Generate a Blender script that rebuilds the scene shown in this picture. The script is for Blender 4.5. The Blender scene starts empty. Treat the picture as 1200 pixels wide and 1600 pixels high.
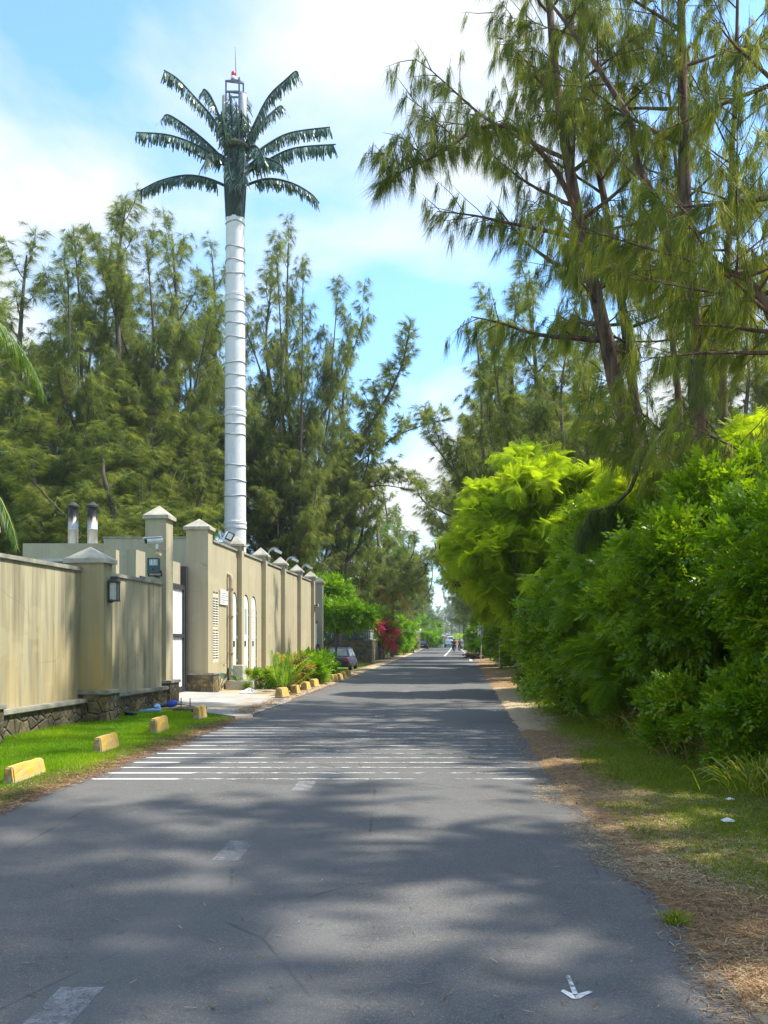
import bpy, bmesh, math, random
import numpy as np
from mathutils import Vector, Matrix, noise as mnoise

scene = bpy.context.scene
COL = scene.collection
F, CX, HY, EYE = 1400.0, 600.0, 1000.0, 1.65
R = math.radians
PI = math.pi

def smooth(a, b, x):
    t = min(1.0, max(0.0, (x - a) / (b - a)))
    return t * t * (3 - 2 * t)

# ---------------------------------------------------------------- road layout
def zr(Y):
    if Y < 85: return 0.0
    Y = min(Y, 520)
    return 2.1 * ((Y - 85) / 382) ** 1.5
def bend(Y):
    return -3.2e-5 * max(0, Y - 100) ** 2 if Y < 600 else -8 - 0.032 * (Y - 600)
def xl(Y):
    return -3.52 + 0.0735 * (Y - 10.5) + bend(Y)
def xr(Y):
    if Y < 85: return 0.95 + 0.0866 * Y + 0.10 * smooth(9, 5, Y) + 0.12 * smooth(9.5, 8.3, Y)
    return 8.311 + 0.0735 * (Y - 85) + bend(Y)
def nz(x, y, s=1.0):
    return mnoise.noise(Vector((x * s, y * s, 3.7)))
def gz(X, Y):
    """height of the ground"""
    l, r = xl(Y), xr(Y)
    z = zr(Y)
    if l < X < r:
        d = min(X - l, r - X)
        return z - min(0.05, 0.02 + 0.2 * d)
    d = (l - X) if X <= l else (X - r)
    fade = smooth(120, 60, Y)
    h = -0.02 + 0.16 * min(d, 0.3) + 0.02 * nz(X, Y, 5) * fade + 0.012 * nz(X, Y, 17) * fade
    if X > r:
        h += 0.10 * smooth(0.6, 2.5, d) + 0.05 * nz(X, Y, 0.9) * smooth(0.3, 1.2, d)
    else:
        h += 0.02 * smooth(0.4, 1.5, d)
        h -= 0.27 * smooth(43, 52, Y) * smooth(78, 66, Y) * smooth(0.5, 2.0, d)
    return z + h
def px(p, Y):
    return (p - CX) * Y / F
def pz(y, Y):
    return EYE + (HY - y) * Y / F
def at(p, y, Y):
    return Vector((px(p, Y), Y, pz(y, Y)))

# ---------------------------------------------------------------- mesh builder
class MB:
    def __init__(s):
        s.v, s.f, s.sm, s.m = [], [], [], []
    def add(s, vs, fs, sm=False, m=0):
        o = len(s.v)
        s.v += [tuple(x) for x in vs]
        for f in fs:
            s.f.append(tuple(i + o for i in f)); s.sm.append(sm); s.m.append(m)
        return s
    def hexa(s, b, t, m=0):
        """b, t: four bottom and four top points, counter-clockwise from above"""
        return s.add(list(b) + list(t), [(3, 2, 1, 0), (4, 5, 6, 7), (0, 1, 5, 4), (1, 2, 6, 5), (2, 3, 7, 6), (3, 0, 4, 7)], m=m)
    def box(s, c, size, rz=0.0, top=1.0, rx=0.0, ry=0.0):
        x, y, z = size[0] / 2, size[1] / 2, size[2] / 2
        M = Matrix.Rotation(rz, 3, 'Z') @ Matrix.Rotation(rx, 3, 'X') @ Matrix.Rotation(ry, 3, 'Y')
        c = Vector(c)
        b = [c + M @ Vector(p) for p in ((-x, -y, -z), (x, -y, -z), (x, y, -z), (-x, y, -z))]
        t = [c + M @ Vector((p[0] * top, p[1] * top, z)) for p in ((-x, -y), (x, -y), (x, y), (-x, y))]
        return s.hexa(b, t)
    def bar(s, a, b, w, h=None):
        a, b = Vector(a), Vector(b); h = h or w
        d = (b - a).normalized()
        u = d.cross(Vector((0, 0, 1)))
        u = u.normalized() if u.length > 1e-4 else Vector((1, 0, 0))
        v = u.cross(d)
        q = [(-w / 2, -h / 2), (w / 2, -h / 2), (w / 2, h / 2), (-w / 2, h / 2)]
        return s.add([a + u * i + v * j for i, j in q] + [b + u * i + v * j for i, j in q],
                     [(0, 1, 2, 3), (7, 6, 5, 4), (0, 4, 5, 1), (1, 5, 6, 2), (2, 6, 7, 3), (3, 7, 4, 0)])
    def tube(s, path, rad, n=8, cap=True, sm=True, wob=0.0, rng=None):
        path = [Vector(p) for p in path]
        if not hasattr(rad, '__len__'): rad = [rad] * len(path)
        vs, fs = [], []
        u = None
        for i, p in enumerate(path):
            d = (path[min(i + 1, len(path) - 1)] - path[max(i - 1, 0)])
            d = d.normalized() if d.length > 1e-7 else Vector((0, 0, 1))
            if u is None:
                u = d.orthogonal().normalized()
            else:
                u = u - d * u.dot(d)
                u = u.normalized() if u.length > 1e-6 else d.orthogonal().normalized()
            w = d.cross(u)
            for k in range(n):
                a = 2 * PI * k / n
                r = rad[i] * (1 + (rng.uniform(-wob, wob) if rng else 0))
                vs.append(p + (u * math.cos(a) + w * math.sin(a)) * r)
        for i in range(len(path) - 1):
            for k in range(n):
                k2 = (k + 1) % n
                fs.append((i * n + k, i * n + k2, (i + 1) * n + k2, (i + 1) * n + k))
        s.add(vs, fs, sm)
        if cap:
            o = (len(path) - 1) * n
            s.add(vs[:n], [tuple(range(n - 1, -1, -1))])
            s.add(vs[o:o + n], [tuple(range(n))])
        return s
    def lathe(s, prof, c=(0, 0, 0), n=20, sm=True, M=None):
        c = Vector(c); vs, fs = [], []
        for r, z in prof:
            for k in range(n):
                a = 2 * PI * k / n
                p = Vector((r * math.cos(a), r * math.sin(a), z))
                if M: p = M @ p
                vs.append(c + p)
        for i in range(len(prof) - 1):
            for k in range(n):
                k2 = (k + 1) % n
                fs.append((i * n + k, i * n + k2, (i + 1) * n + k2, (i + 1) * n + k))
        s.add(vs, fs, sm)
        s.add(vs[:n], [tuple(range(n - 1, -1, -1))]); s.add(vs[-n:], [tuple(range(n))])
        return s
    def build(s, name, mat, parent=None, off=None, bevel=0.0):
        me = bpy.data.meshes.new(name)
        o3 = Vector(off) if off is not None else Vector((0, 0, 0))
        me.from_pydata([(x - o3.x, y - o3.y, z - o3.z) for x, y, z in s.v], [], s.f)
        me.polygons.foreach_set('use_smooth', s.sm)
        for m in (mat if isinstance(mat, (list, tuple)) else [mat]):
            me.materials.append(m)
        if any(s.m): me.polygons.foreach_set('material_index', s.m)
        me.update()
        ob = bpy.data.objects.new(name, me); COL.objects.link(ob)
        if parent: ob.parent = parent
        elif off is not None: ob.location = o3
        if bevel > 0:
            bm = bmesh.new(); bm.from_mesh(me)
            bmesh.ops.remove_doubles(bm, verts=bm.verts, dist=1e-4)
            es = [e for e in bm.edges if len(e.link_faces) == 2 and e.calc_face_angle(0) > 0.6]
            bmesh.ops.bevel(bm, geom=es, offset=bevel, segments=2, affect='EDGES', clamp_overlap=True)
            bm.to_mesh(me); bm.free()
        return ob

def tag(o, label=None, cat=None, group=None, kind=None):
    if label: o['label'] = label
    if cat: o['category'] = cat
    if group: o['group'] = group
    if kind: o['kind'] = kind
    return o
def thing(name, label, cat, loc=(0, 0, 0), rz=0.0, group=None):
    o = bpy.data.objects.new(name, None); COL.objects.link(o)
    o.location = loc; o.rotation_euler = (0, 0, rz); o.empty_display_size = 0.2
    return tag(o, label, cat, group)
def dup(root, loc, rz=0.0, label=None, scale=None, group=None):
    r = root.copy(); COL.objects.link(r)
    r.location = loc; r.rotation_euler = (0, 0, rz)
    if scale: r.scale = scale
    if label: r['label'] = label
    if group: r['group'] = group
    for ch in list(root.children):
        c = ch.copy(); COL.objects.link(c); c.parent = r
        for g in list(ch.children):
            d = g.copy(); COL.objects.link(d); d.parent = c
    return r

def leaf_mesh(name, V, mat, parent=None, vals=None):
    """V: array (faces, corners, 3); vals: one hue number per face"""
    V = np.ascontiguousarray(V, dtype=np.float32)
    n, k = V.shape[0], V.shape[1]
    me = bpy.data.meshes.new(name)
    me.vertices.add(n * k); me.loops.add(n * k); me.polygons.add(n)
    me.vertices.foreach_set('co', V.reshape(-1))
    me.loops.foreach_set('vertex_index', np.arange(n * k, dtype=np.int32))
    me.polygons.foreach_set('loop_start', np.arange(0, n * k, k, dtype=np.int32))
    me.update(calc_edges=True)
    if vals is not None:
        a = me.attributes.new('hue', 'FLOAT', 'FACE')
        a.data.foreach_set('value', np.ascontiguousarray(vals, dtype=np.float32))
    me.materials.append(mat)
    o = bpy.data.objects.new(name, me); COL.objects.link(o)
    if parent: o.parent = parent
    return o

# ---------------------------------------------------------------- materials
class NT:
    def __init__(s, name):
        s.m = bpy.data.materials.new(name); s.m.use_nodes = True
        s.t = s.m.node_tree; s.t.nodes.clear()
        s.out = s.t.nodes.new('ShaderNodeOutputMaterial')
    def n(s, kind, **kw):
        nd = s.t.nodes.new(kind)
        for k, v in kw.items():
            if k.startswith('_'): setattr(nd, k[1:], v)
        for k, v in kw.items():
            if not k.startswith('_'):
                s.set(nd, k, v)
        return nd
    def set(s, nd, k, v):
        key = k if k in nd.inputs else k.replace('_', ' ')
        if isinstance(v, bpy.types.NodeSocket): s.t.links.new(v, nd.inputs[key])
        else: nd.inputs[key].default_value = v
    def coord(s, scale=(1, 1, 1)):
        tc = s.n('ShaderNodeTexCoord')
        mp = s.n('ShaderNodeMapping', Vector=tc.outputs['Object'], Scale=scale)
        return mp.outputs[0]
    def noise(s, vec, scale, detail=4, rough=0.55, dist=0.0):
        return s.n('ShaderNodeTexNoise', Vector=vec, Scale=scale, Detail=detail, Roughness=rough, Distortion=dist).outputs['Fac']
    def ramp(s, fac, stops, interp='LINEAR'):
        r = s.n('ShaderNodeValToRGB', Fac=fac)
        r.color_ramp.interpolation = interp
        el = r.color_ramp.elements
        while len(el) < len(stops): el.new(0.5)
        for e, (p, c) in zip(el, stops):
            e.position = p
            e.color = (c, c, c, 1) if not hasattr(c, '__len__') else (*c, 1)
        return r.outputs['Color']
    def mix(s, fac, a, b, mode='MIX'):
        nd = s.n('ShaderNodeMix', _data_type='RGBA', _blend_type=mode)
        for i, v in ((0, fac), (6, a), (7, b)):
            if isinstance(v, bpy.types.NodeSocket): s.t.links.new(v, nd.inputs[i])
            elif i == 0: nd.inputs[0].default_value = v
            else: nd.inputs[i].default_value = (*v, 1)
        return nd.outputs[2]
    def math(s, op, a, b=0.0, clamp=False):
        nd = s.n('ShaderNodeMath', _operation=op, _use_clamp=clamp)
        for i, v in ((0, a), (1, b)):
            if isinstance(v, bpy.types.NodeSocket): s.t.links.new(v, nd.inputs[i])
            else: nd.inputs[i].default_value = v
        return nd.outputs[0]
    def attr(s, name):
        return s.n('ShaderNodeAttribute', _attribute_name=name).outputs['Fac']
    def bsdf(s, color, rough=0.7, spec=0.3, metal=0.0, bump=None, bstr=0.3, bdist=0.02, **kw):
        b = s.n('ShaderNodeBsdfPrincipled')
        s.set(b, 'Base Color', color if isinstance(color, bpy.types.NodeSocket) else (*color, 1))
        s.set(b, 'Roughness', rough); s.set(b, 'Specular IOR Level', spec); s.set(b, 'Metallic', metal)
        for k, v in kw.items(): s.set(b, k, v)
        if bump is not None:
            bn = s.n('ShaderNodeBump', Height=bump, Strength=bstr, Distance=bdist)
            s.t.links.new(bn.outputs[0], b.inputs['Normal'])
        return b.outputs[0]
    def done(s, sh):
        s.t.links.new(sh, s.out.inputs['Surface']); return s.m

def pmat(name, c1, c2=None, scale=4.0, rough=0.7, spec=0.3, metal=0.0, bump=0.15, vec=(1, 1, 1), bscale=None, bdist=0.01, **kw):
    t = NT(name); v = t.coord(vec)
    c2 = c2 or tuple(x * 0.8 for x in c1)
    f = t.noise(v, scale, 5)
    c = t.mix(t.ramp(f, [(0.3, 0), (0.7, 1)]), c1, c2)
    b = t.noise(v, bscale or scale * 6, 4)
    return t.done(t.bsdf(c, rough, spec, metal, bump=b, bstr=bump, bdist=bdist, **kw))

def fmat(name, stops, trans=0.35, rough=0.5, spec=0.25):
    """leaves: a hue number per leaf, seen through as well as lit"""
    t = NT(name)
    c = t.ramp(t.attr('hue'), stops)
    p = t.bsdf(c, rough, spec)
    tr = t.n('ShaderNodeBsdfTranslucent')
    c2 = t.mix(1.0, c, (1.25, 1.15, 0.55), 'MULTIPLY')
    t.t.links.new(c2, tr.inputs[0])
    mx = t.n('ShaderNodeMixShader', Fac=trans)
    t.t.links.new(p, mx.inputs[1]); t.t.links.new(tr.outputs[0], mx.inputs[2])
    return t.done(mx.outputs[0])

M = {}
# stucco with vertical dirt runs
def stucco(name, base, dirt, amount, rust=0.0):
    t = NT(name)
    v = t.coord((1, 1, 1)); vs = t.coord((3.6, 3.6, 0.22))
    big = t.noise(v, 0.9, 4)
    st = t.noise(vs, 1.3, 6, 0.6, 0.4)
    c = t.mix(t.ramp(big, [(0.35, 0), (0.7, 0.35)]), base, tuple(x * 0.8 for x in base))
    c = t.mix(t.math('MULTIPLY', t.ramp(st, [(0.42, 0), (0.68, 1)]), amount), c, dirt)
    if rust:
        st2 = t.noise(t.coord((2.2, 2.2, 0.35)), 1.0, 5, 0.6)
        tc = t.n('ShaderNodeTexCoord')
        sep = t.n('ShaderNodeSeparateXYZ', Vector=tc.outputs['Object'])
        low = t.ramp(t.math('MULTIPLY', sep.outputs[2], 0.4), [(0.15, 1), (0.85, 0)])
        c = t.mix(t.math('MULTIPLY', t.math('MULTIPLY', t.ramp(st2, [(0.38, 0), (0.7, 1)]), low), rust), c, (0.52, 0.33, 0.07))
    ck = t.n('ShaderNodeTexVoronoi', Vector=t.mix(0.12, v, t.n('ShaderNodeTexNoise', Vector=v, Scale=3.0).outputs['Color']), Scale=0.9, _feature='DISTANCE_TO_EDGE')
    cm = t.math('MULTIPLY', t.ramp(ck.outputs['Distance'], [(0.0, 0.7), (0.005, 0)]), t.ramp(t.noise(v, 0.6, 2), [(0.5, 0), (0.6, 1)]))
    c = t.mix(cm, c, tuple(x * 0.35 for x in base))
    pa = t.noise(t.coord((0.5, 0.5, 0.9)), 1.1, 3, 0.5)
    c = t.mix(t.ramp(pa, [(0.58, 0), (0.60, 0.22)]), c, tuple(min(1, x * 1.18) for x in base))
    fine = t.noise(v, 60, 3)
    return t.done(t.bsdf(c, 0.85, 0.2, bump=fine, bstr=0.10, bdist=0.004))
M['stucco_old'] = stucco('stucco_streaked', (0.42, 0.375, 0.235), (0.15, 0.13, 0.085), 0.85, 0.45)
M['stucco_pillar'] = stucco('stucco_pillar', (0.40, 0.35, 0.20), (0.24, 0.20, 0.115), 0.45, 0.9)
M['stucco'] = stucco('stucco_beige', (0.435, 0.385, 0.255), (0.28, 0.24, 0.155), 0.5, 0.25)
M['stucco_dull'] = stucco('stucco_annexe', (0.40, 0.365, 0.265), (0.26, 0.235, 0.165), 0.4)
M['cap'] = pmat('cap_concrete', (0.52, 0.48, 0.38), (0.30, 0.28, 0.22), 3.5, 0.85, bump=0.3)
M['coping'] = pmat('coping_stone', (0.36, 0.34, 0.27), (0.17, 0.16, 0.13), 5, 0.85, bump=0.4)
def rubble():
    t = NT('rubble_stone'); v = t.coord((1, 1, 1.2))
    w = t.n('ShaderNodeTexVoronoi', Vector=v, Scale=3.6, _feature='F1'); w.inputs['Randomness'].default_value = 1
    e = t.n('ShaderNodeTexVoronoi', Vector=v, Scale=3.6, _feature='DISTANCE_TO_EDGE')
    sep = t.n('ShaderNodeSeparateColor', Color=w.outputs['Color'])
    c = t.ramp(sep.outputs[0], [(0.0, (0.10, 0.085, 0.055)), (0.4, (0.22, 0.18, 0.10)), (0.7, (0.30, 0.21, 0.075)), (1.0, (0.20, 0.18, 0.14))])
    n = t.noise(v, 9, 6, 0.65)
    c = t.mix(t.ramp(n, [(0.35, 0.0), (0.62, 0.85)]), c, (0.07, 0.06, 0.045))
    c = t.mix(t.ramp(e.outputs['Distance'], [(0.0, 1), (0.05, 0)]), c, (0.12, 0.105, 0.08))
    h = t.math('ADD', t.math('MULTIPLY', t.ramp(e.outputs['Distance'], [(0, 0), (0.12, 1)]), 1.0), t.math('MULTIPLY', n, 0.5))
    return t.done(t.bsdf(c, 0.9, 0.2, bump=h, bstr=0.8, bdist=0.05))
M['rubble'] = rubble()
def asphalt():
    t = NT('asphalt'); v = t.coord()
    a = t.noise(v, 0.35, 5, 0.6); b = t.noise(v, 3, 4, 0.6); g = t.noise(v, 75, 2, 0.6)
    c = t.mix(t.ramp(a, [(0.3, 0), (0.7, 1)]), (0.094, 0.090, 0.083), (0.124, 0.118, 0.108))
    c = t.mix(t.ramp(b, [(0.4, 0), (0.75, 0.4)]), c, (0.065, 0.064, 0.063))
    c = t.mix(t.ramp(g, [(0.33, 0.6), (0.46, 0), (0.57, 0), (0.68, 1.0)]), c, (0.24, 0.235, 0.225))
    g2 = t.noise(v, 45, 3, 0.7)
    c = t.mix(t.ramp(g2, [(0.28, 0.6), (0.42, 0.0)]), c, (0.035, 0.035, 0.036))
    # wheel tracks, worn smoother along the road, and old patches
    tr = t.noise(t.coord((1.1, 0.05, 1)), 1.5, 3, 0.5)
    c = t.mix(t.ramp(tr, [(0.42, 0), (0.62, 0.45)]), c, (0.125, 0.124, 0.12))
    pt = t.noise(t.coord((0.55, 0.8, 1)), 0.8, 2, 0.4)
    c = t.mix(t.ramp(pt, [(0.60, 0), (0.615, 0.30)]), c, (0.055, 0.055, 0.056))
    oil = t.noise(v, 0.9, 4, 0.6, 0.6)
    c = t.mix(t.ramp(oil, [(0.62, 0), (0.74, 0.55)]), c, (0.045, 0.044, 0.043))
    # tar seams and hairline cracks
    wv = t.n('ShaderNodeTexVoronoi', Vector=t.coord((0.5, 0.28, 1)), Scale=1.0, _feature='DISTANCE_TO_EDGE')
    cr = t.ramp(wv.outputs['Distance'], [(0.0, 1), (0.006, 0)])
    cr = t.math('MULTIPLY', cr, t.ramp(t.noise(v, 0.8, 3), [(0.5, 0), (0.6, 0.7)]))
    c = t.mix(cr, c, (0.03, 0.03, 0.03))
    h = t.math('ADD', g, t.math('MULTIPLY', g2, 0.8))
    return t.done(t.bsdf(c, 0.82, 0.35, bump=h, bstr=0.55, bdist=0.012))
M['asphalt'] = asphalt()
def paint(name, wear_lo, wear_hi, col=(0.72, 0.72, 0.70), sc=(1, 1, 1), use_u=False):
    t = NT(name); v = t.coord(sc)
    n = t.math('ADD', t.math('MULTIPLY', t.noise(v, 7, 6, 0.7), 0.75), t.math('MULTIPLY', t.noise(v, 55, 3, 0.6), 0.25))
    f = n
    if use_u: f = t.math('ADD', n, t.attr('solid'))
    k = t.ramp(f, [(wear_lo, 0), (wear_hi, 1)])
    p = t.bsdf(col, 0.8, 0.3)
    tr = t.n('ShaderNodeBsdfTransparent')
    mx = t.n('ShaderNodeMixShader', Fac=k)
    t.t.links.new(tr.outputs[0], mx.inputs[1]); t.t.links.new(p, mx.inputs[2])
    return t.done(mx.outputs[0])
M['paint_worn'] = paint('paint_worn', 0.46, 0.62, (0.58, 0.58, 0.56), use_u=True)
M['paint_faint'] = paint('paint_faint', 0.38, 0.70, (0.36, 0.355, 0.345))
M['paint_ok'] = paint('paint_white', 0.36, 0.50, (0.66, 0.66, 0.64))
def ground():
    t = NT('earth'); v = t.coord()
    n1 = t.noise(v, 1.6, 6, 0.62); n2 = t.noise(v, 14, 5, 0.65); n3 = t.noise(t.coord((3, 3, 3)), 30, 3, 0.6)
    soil = t.mix(t.ramp(n2, [(0.35, 0), (0.65, 1)]), (0.17, 0.085, 0.042), (0.34, 0.22, 0.12))
    soil = t.mix(t.ramp(n3, [(0.52, 0), (0.68, 0.8)]), soil, (0.44, 0.35, 0.19))
    sand = t.mix(t.ramp(n2, [(0.35, 0), (0.7, 1)]), (0.44, 0.33, 0.20), (0.56, 0.45, 0.29))
    c = t.mix(t.ramp(t.math('ADD', t.attr('sand'), t.math('MULTIPLY', t.math('SUBTRACT', n1, 0.5), 0.9)), [(0.35, 0), (0.65, 1)]), soil, sand)
    gr = t.mix(t.ramp(n2, [(0.3, 0), (0.7, 1)]), (0.07, 0.13, 0.012), (0.16, 0.22, 0.02))
    gf = t.math('ADD', t.attr('grass'), t.math('MULTIPLY', t.math('SUBTRACT', n1, 0.5), 1.3))
    gf = t.math('ADD', gf, t.math('MULTIPLY', t.math('SUBTRACT', n2, 0.5), 0.7))
    c = t.mix(t.ramp(gf, [(0.4, 0), (0.62, 1)]), c, gr)
    h = t.math('ADD', n2, t.math('MULTIPLY', n3, 0.6))
    return t.done(t.bsdf(c, 0.95, 0.1, bump=h, bstr=0.9, bdist=0.03))
M['ground'] = ground()
M['concrete'] = pmat('concrete_drive', (0.40, 0.38, 0.34), (0.28, 0.27, 0.24), 1.5, 0.85, bump=0.3, bscale=40)
M['block_concrete'] = pmat('footing_concrete', (0.55, 0.54, 0.48), (0.40, 0.38, 0.33), 3, 0.85, bump=0.3)
def kerbmat():
    t = NT('kerb_yellow')
    oi = t.n('ShaderNodeObjectInfo'); tc0 = t.n('ShaderNodeTexCoord')
    va = t.n('ShaderNodeVectorMath', _operation='ADD'); t.t.links.new(tc0.outputs['Object'], va.inputs[0])
    cb = t.n('ShaderNodeCombineXYZ', X=t.math('MULTIPLY', oi.outputs['Random'], 37.0)); t.t.links.new(cb.outputs[0], va.inputs[1]); v = va.outputs[0]
    n = t.noise(v, 5, 6, 0.65)
    c = t.mix(t.ramp(n, [(0.35, 0), (0.7, 1)]), (0.70, 0.43, 0.045), (0.50, 0.33, 0.09))
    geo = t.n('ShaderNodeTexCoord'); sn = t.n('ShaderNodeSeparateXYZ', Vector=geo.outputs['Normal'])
    ends = t.ramp(t.math('ADD', t.math('ABSOLUTE', sn.outputs[1]), t.math('MULTIPLY', t.math('SUBTRACT', n, 0.5), 0.6)), [(0.7, 0), (0.9, 0.75)])  # browner tone on both end faces, broken up by noise
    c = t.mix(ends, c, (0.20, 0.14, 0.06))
    n2 = t.noise(v, 11, 6, 0.7)
    tc = t.n('ShaderNodeTexCoord'); sep = t.n('ShaderNodeSeparateXYZ', Vector=tc.outputs['Object'])
    low = t.ramp(t.math('ADD', sep.outputs[2], t.math('MULTIPLY', n, 0.1)), [(0.08, 1), (0.12, 0)])
    c = t.mix(t.math('MAXIMUM', t.ramp(n2, [(0.51, 0), (0.59, 1)]), t.math('MULTIPLY', low, 0.8)), c, (0.36, 0.33, 0.26))
    return t.done(t.bsdf(c, 0.75, 0.3, bump=n2, bstr=0.4, bdist=0.01))
M['kerb'] = kerbmat()
M['white_metal'] = pmat('white_gate_metal', (0.78, 0.80, 0.82), (0.66, 0.69, 0.72), 3, 0.45, 0.4, bump=0.05, vec=(1, 6, 0.3))
M['dark_metal'] = pmat('dark_frame_metal', (0.055, 0.055, 0.06), (0.035, 0.035, 0.04), 8, 0.5, 0.4)
M['grey_metal'] = pmat('galvanised_metal', (0.42, 0.44, 0.46), (0.30, 0.32, 0.34), 6, 0.4, 0.5, metal=0.6)
M['white_plastic'] = pmat('white_plastic', (0.78, 0.78, 0.76), (0.70, 0.70, 0.68), 6, 0.4, 0.4, bump=0.02)
M['cream'] = pmat('cream_paint', (0.66, 0.60, 0.44), (0.56, 0.50, 0.36), 4, 0.6)
M['white_wood'] = pmat('white_painted_wood', (0.76, 0.75, 0.70), (0.64, 0.62, 0.56), 5, 0.55, vec=(1, 1, 0.3))
M['pipe'] = pmat('beige_pipe', (0.44, 0.37, 0.25), (0.34, 0.28, 0.19), 5, 0.6)
M['green_case'] = pmat('green_grey_case', (0.05, 0.10, 0.105), (0.035, 0.075, 0.08), 8, 0.45, 0.4)
M['lens'] = pmat('lamp_glass', (0.45, 0.50, 0.46), (0.35, 0.40, 0.38), 10, 0.15, 0.6, bump=0.0)
M['black'] = pmat('black_rubber', (0.018, 0.018, 0.02), (0.03, 0.03, 0.03), 8, 0.6)
M['steel_flue'] = None
def flue():
    t = NT('flue_steel'); v = t.coord((4, 4, 0.6))
    tc = t.n('ShaderNodeTexCoord'); sep = t.n('ShaderNodeSeparateXYZ', Vector=tc.outputs['Object'])
    n = t.noise(v, 2.5, 5)
    c = t.mix(t.ramp(n, [(0.3, 0), (0.7, 1)]), (0.60, 0.62, 0.64), (0.42, 0.43, 0.42))
    hgt = t.math('ADD', sep.outputs[2], t.math('MULTIPLY', t.math('SUBTRACT', n, 0.5), 0.5))
    c = t.mix(t.ramp(t.math('MULTIPLY', hgt, 0.5), [(0.46, 0), (0.56, 0.7)]), c, (0.45, 0.28, 0.12))
    c = t.mix(t.ramp(t.math('MULTIPLY', hgt, 0.5), [(0.53, 0), (0.62, 1)]), c, (0.02, 0.018, 0.016))
    return t.done(t.bsdf(c, 0.45, 0.5, 0.3))
M['steel_flue'] = flue()
M['soot'] = pmat('sooty_cowl', (0.03, 0.03, 0.03), (0.07, 0.065, 0.06), 5, 0.7)
def mastmat():
    t = NT('mast_white'); v = t.coord()
    n = t.noise(t.coord((2, 2, 1)), 1.6, 6, 0.65); n2 = t.noise(t.coord((8, 8, 1)), 3, 5, 0.7)
    c = t.mix(t.ramp(n, [(0.35, 0), (0.7, 0.6)]), (0.68, 0.69, 0.68), (0.54, 0.54, 0.52))
    c = t.mix(t.ramp(n2, [(0.55, 0), (0.75, 0.75)]), c, (0.36, 0.36, 0.35))
    return t.done(t.bsdf(c, 0.6, 0.3, bump=n2, bstr=0.4, bdist=0.02))
M['mast'] = mastmat()
M['mast_ring'] = pmat('mast_ring_grey', (0.30, 0.32, 0.34), (0.45, 0.46, 0.47), 5, 0.6)
M['mast_flange'] = pmat('mast_flange', (0.68, 0.69, 0.68), (0.55, 0.56, 0.56), 5, 0.6)
M['bark_green'] = pmat('artificial_bark', (0.045, 0.075, 0.052), (0.022, 0.040, 0.028), 4, 0.8, vec=(5, 5, 1), bump=1.0, bscale=8, bdist=0.06)
M['cage'] = pmat('cage_steel', (0.16, 0.17, 0.24), (0.10, 0.11, 0.16), 6, 0.5, 0.4)
M['red_lamp'] = pmat('red_beacon', (0.75, 0.03, 0.05), (0.6, 0.02, 0.03), 6, 0.3, 0.5, bump=0)
M['fake_frond'] = fmat('fake_frond', [(0.0, (0.026, 0.075, 0.055)), (0.5, (0.065, 0.14, 0.10)), (1.0, (0.15, 0.24, 0.17))], 0.3, 0.3, 0.6)
def bark(name, c1, c2, c3):
    t = NT(name); v = t.coord((6, 6, 0.9))
    n = t.noise(v, 1.5, 6, 0.65, 0.3); b = t.noise(t.coord((1, 1, 0.5)), 1.2, 4)
    c = t.mix(t.ramp(n, [(0.35, 0), (0.62, 1)]), c1, c2)
    c = t.mix(t.ramp(b, [(0.52, 0), (0.72, 0.8)]), c, c3)
    return t.done(t.bsdf(c, 0.9, 0.15, bump=n, bstr=0.9, bdist=0.05))
M['bark'] = bark('casuarina_bark', (0.042, 0.030, 0.023), (0.19, 0.13, 0.095), (0.27, 0.13, 0.07))
M['bark_far'] = bark('grey_bark', (0.06, 0.05, 0.042), (0.16, 0.13, 0.10), (0.12, 0.09, 0.07))
M['twig'] = pmat('twig_bark', (0.07, 0.05, 0.032), (0.12, 0.09, 0.06), 6, 0.9)
M['needles'] = fmat('casuarina_needles', [(0.0, (0.065, 0.115, 0.028)), (0.45, (0.185, 0.245, 0.038)), (0.8, (0.31, 0.34, 0.050)), (1.0, (0.42, 0.41, 0.08))], 0.60, 0.5, 0.25)
M['needles_far'] = fmat('casuarina_needles_far', [(0.0, (0.045, 0.085, 0.026)), (0.4, (0.15, 0.21, 0.048)), (0.75, (0.27, 0.33, 0.066)), (1.0, (0.42, 0.44, 0.11))], 0.55, 0.5, 0.25)
M['leucaena'] = fmat('feathery_leaves', [(0.0, (0.16, 0.29, 0.010)), (0.5, (0.34, 0.48, 0.016)), (1.0, (0.52, 0.62, 0.03))], 0.6, 0.5, 0.2)
M['broad'] = fmat('broad_leaves', [(0.0, (0.055, 0.14, 0.004)), (0.5, (0.18, 0.33, 0.006)), (0.88, (0.35, 0.47, 0.018)), (0.97, (0.38, 0.30, 0.05)), (1.0, (0.30, 0.17, 0.05))], 0.54, 0.34, 0.5)
M['lime'] = fmat('lime_leaves', [(0.0, (0.07, 0.20, 0.008)), (0.5, (0.16, 0.34, 0.012)), (1.0, (0.32, 0.45, 0.02))], 0.5, 0.4, 0.3)
M['pods'] = fmat('brown_pods', [(0.0, (0.07, 0.03, 0.02)), (1.0, (0.20, 0.10, 0.05))], 0.15)
M['dry'] = fmat('dry_leaves', [(0.0, (0.10, 0.05, 0.02)), (0.5, (0.22, 0.13, 0.05)), (1.0, (0.36, 0.26, 0.11))], 0.25)
M['palm'] = fmat('palm_leaflets', [(0.0, (0.03, 0.09, 0.008)), (0.6, (0.08, 0.19, 0.012)), (1.0, (0.20, 0.28, 0.03))], 0.35, 0.35, 0.45)
M['palm_yellow'] = fmat('yellowing_palm', [(0.0, (0.10, 0.15, 0.012)), (0.5, (0.30, 0.24, 0.02)), (1.0, (0.46, 0.27, 0.03))], 0.4, 0.4, 0.3)
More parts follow.
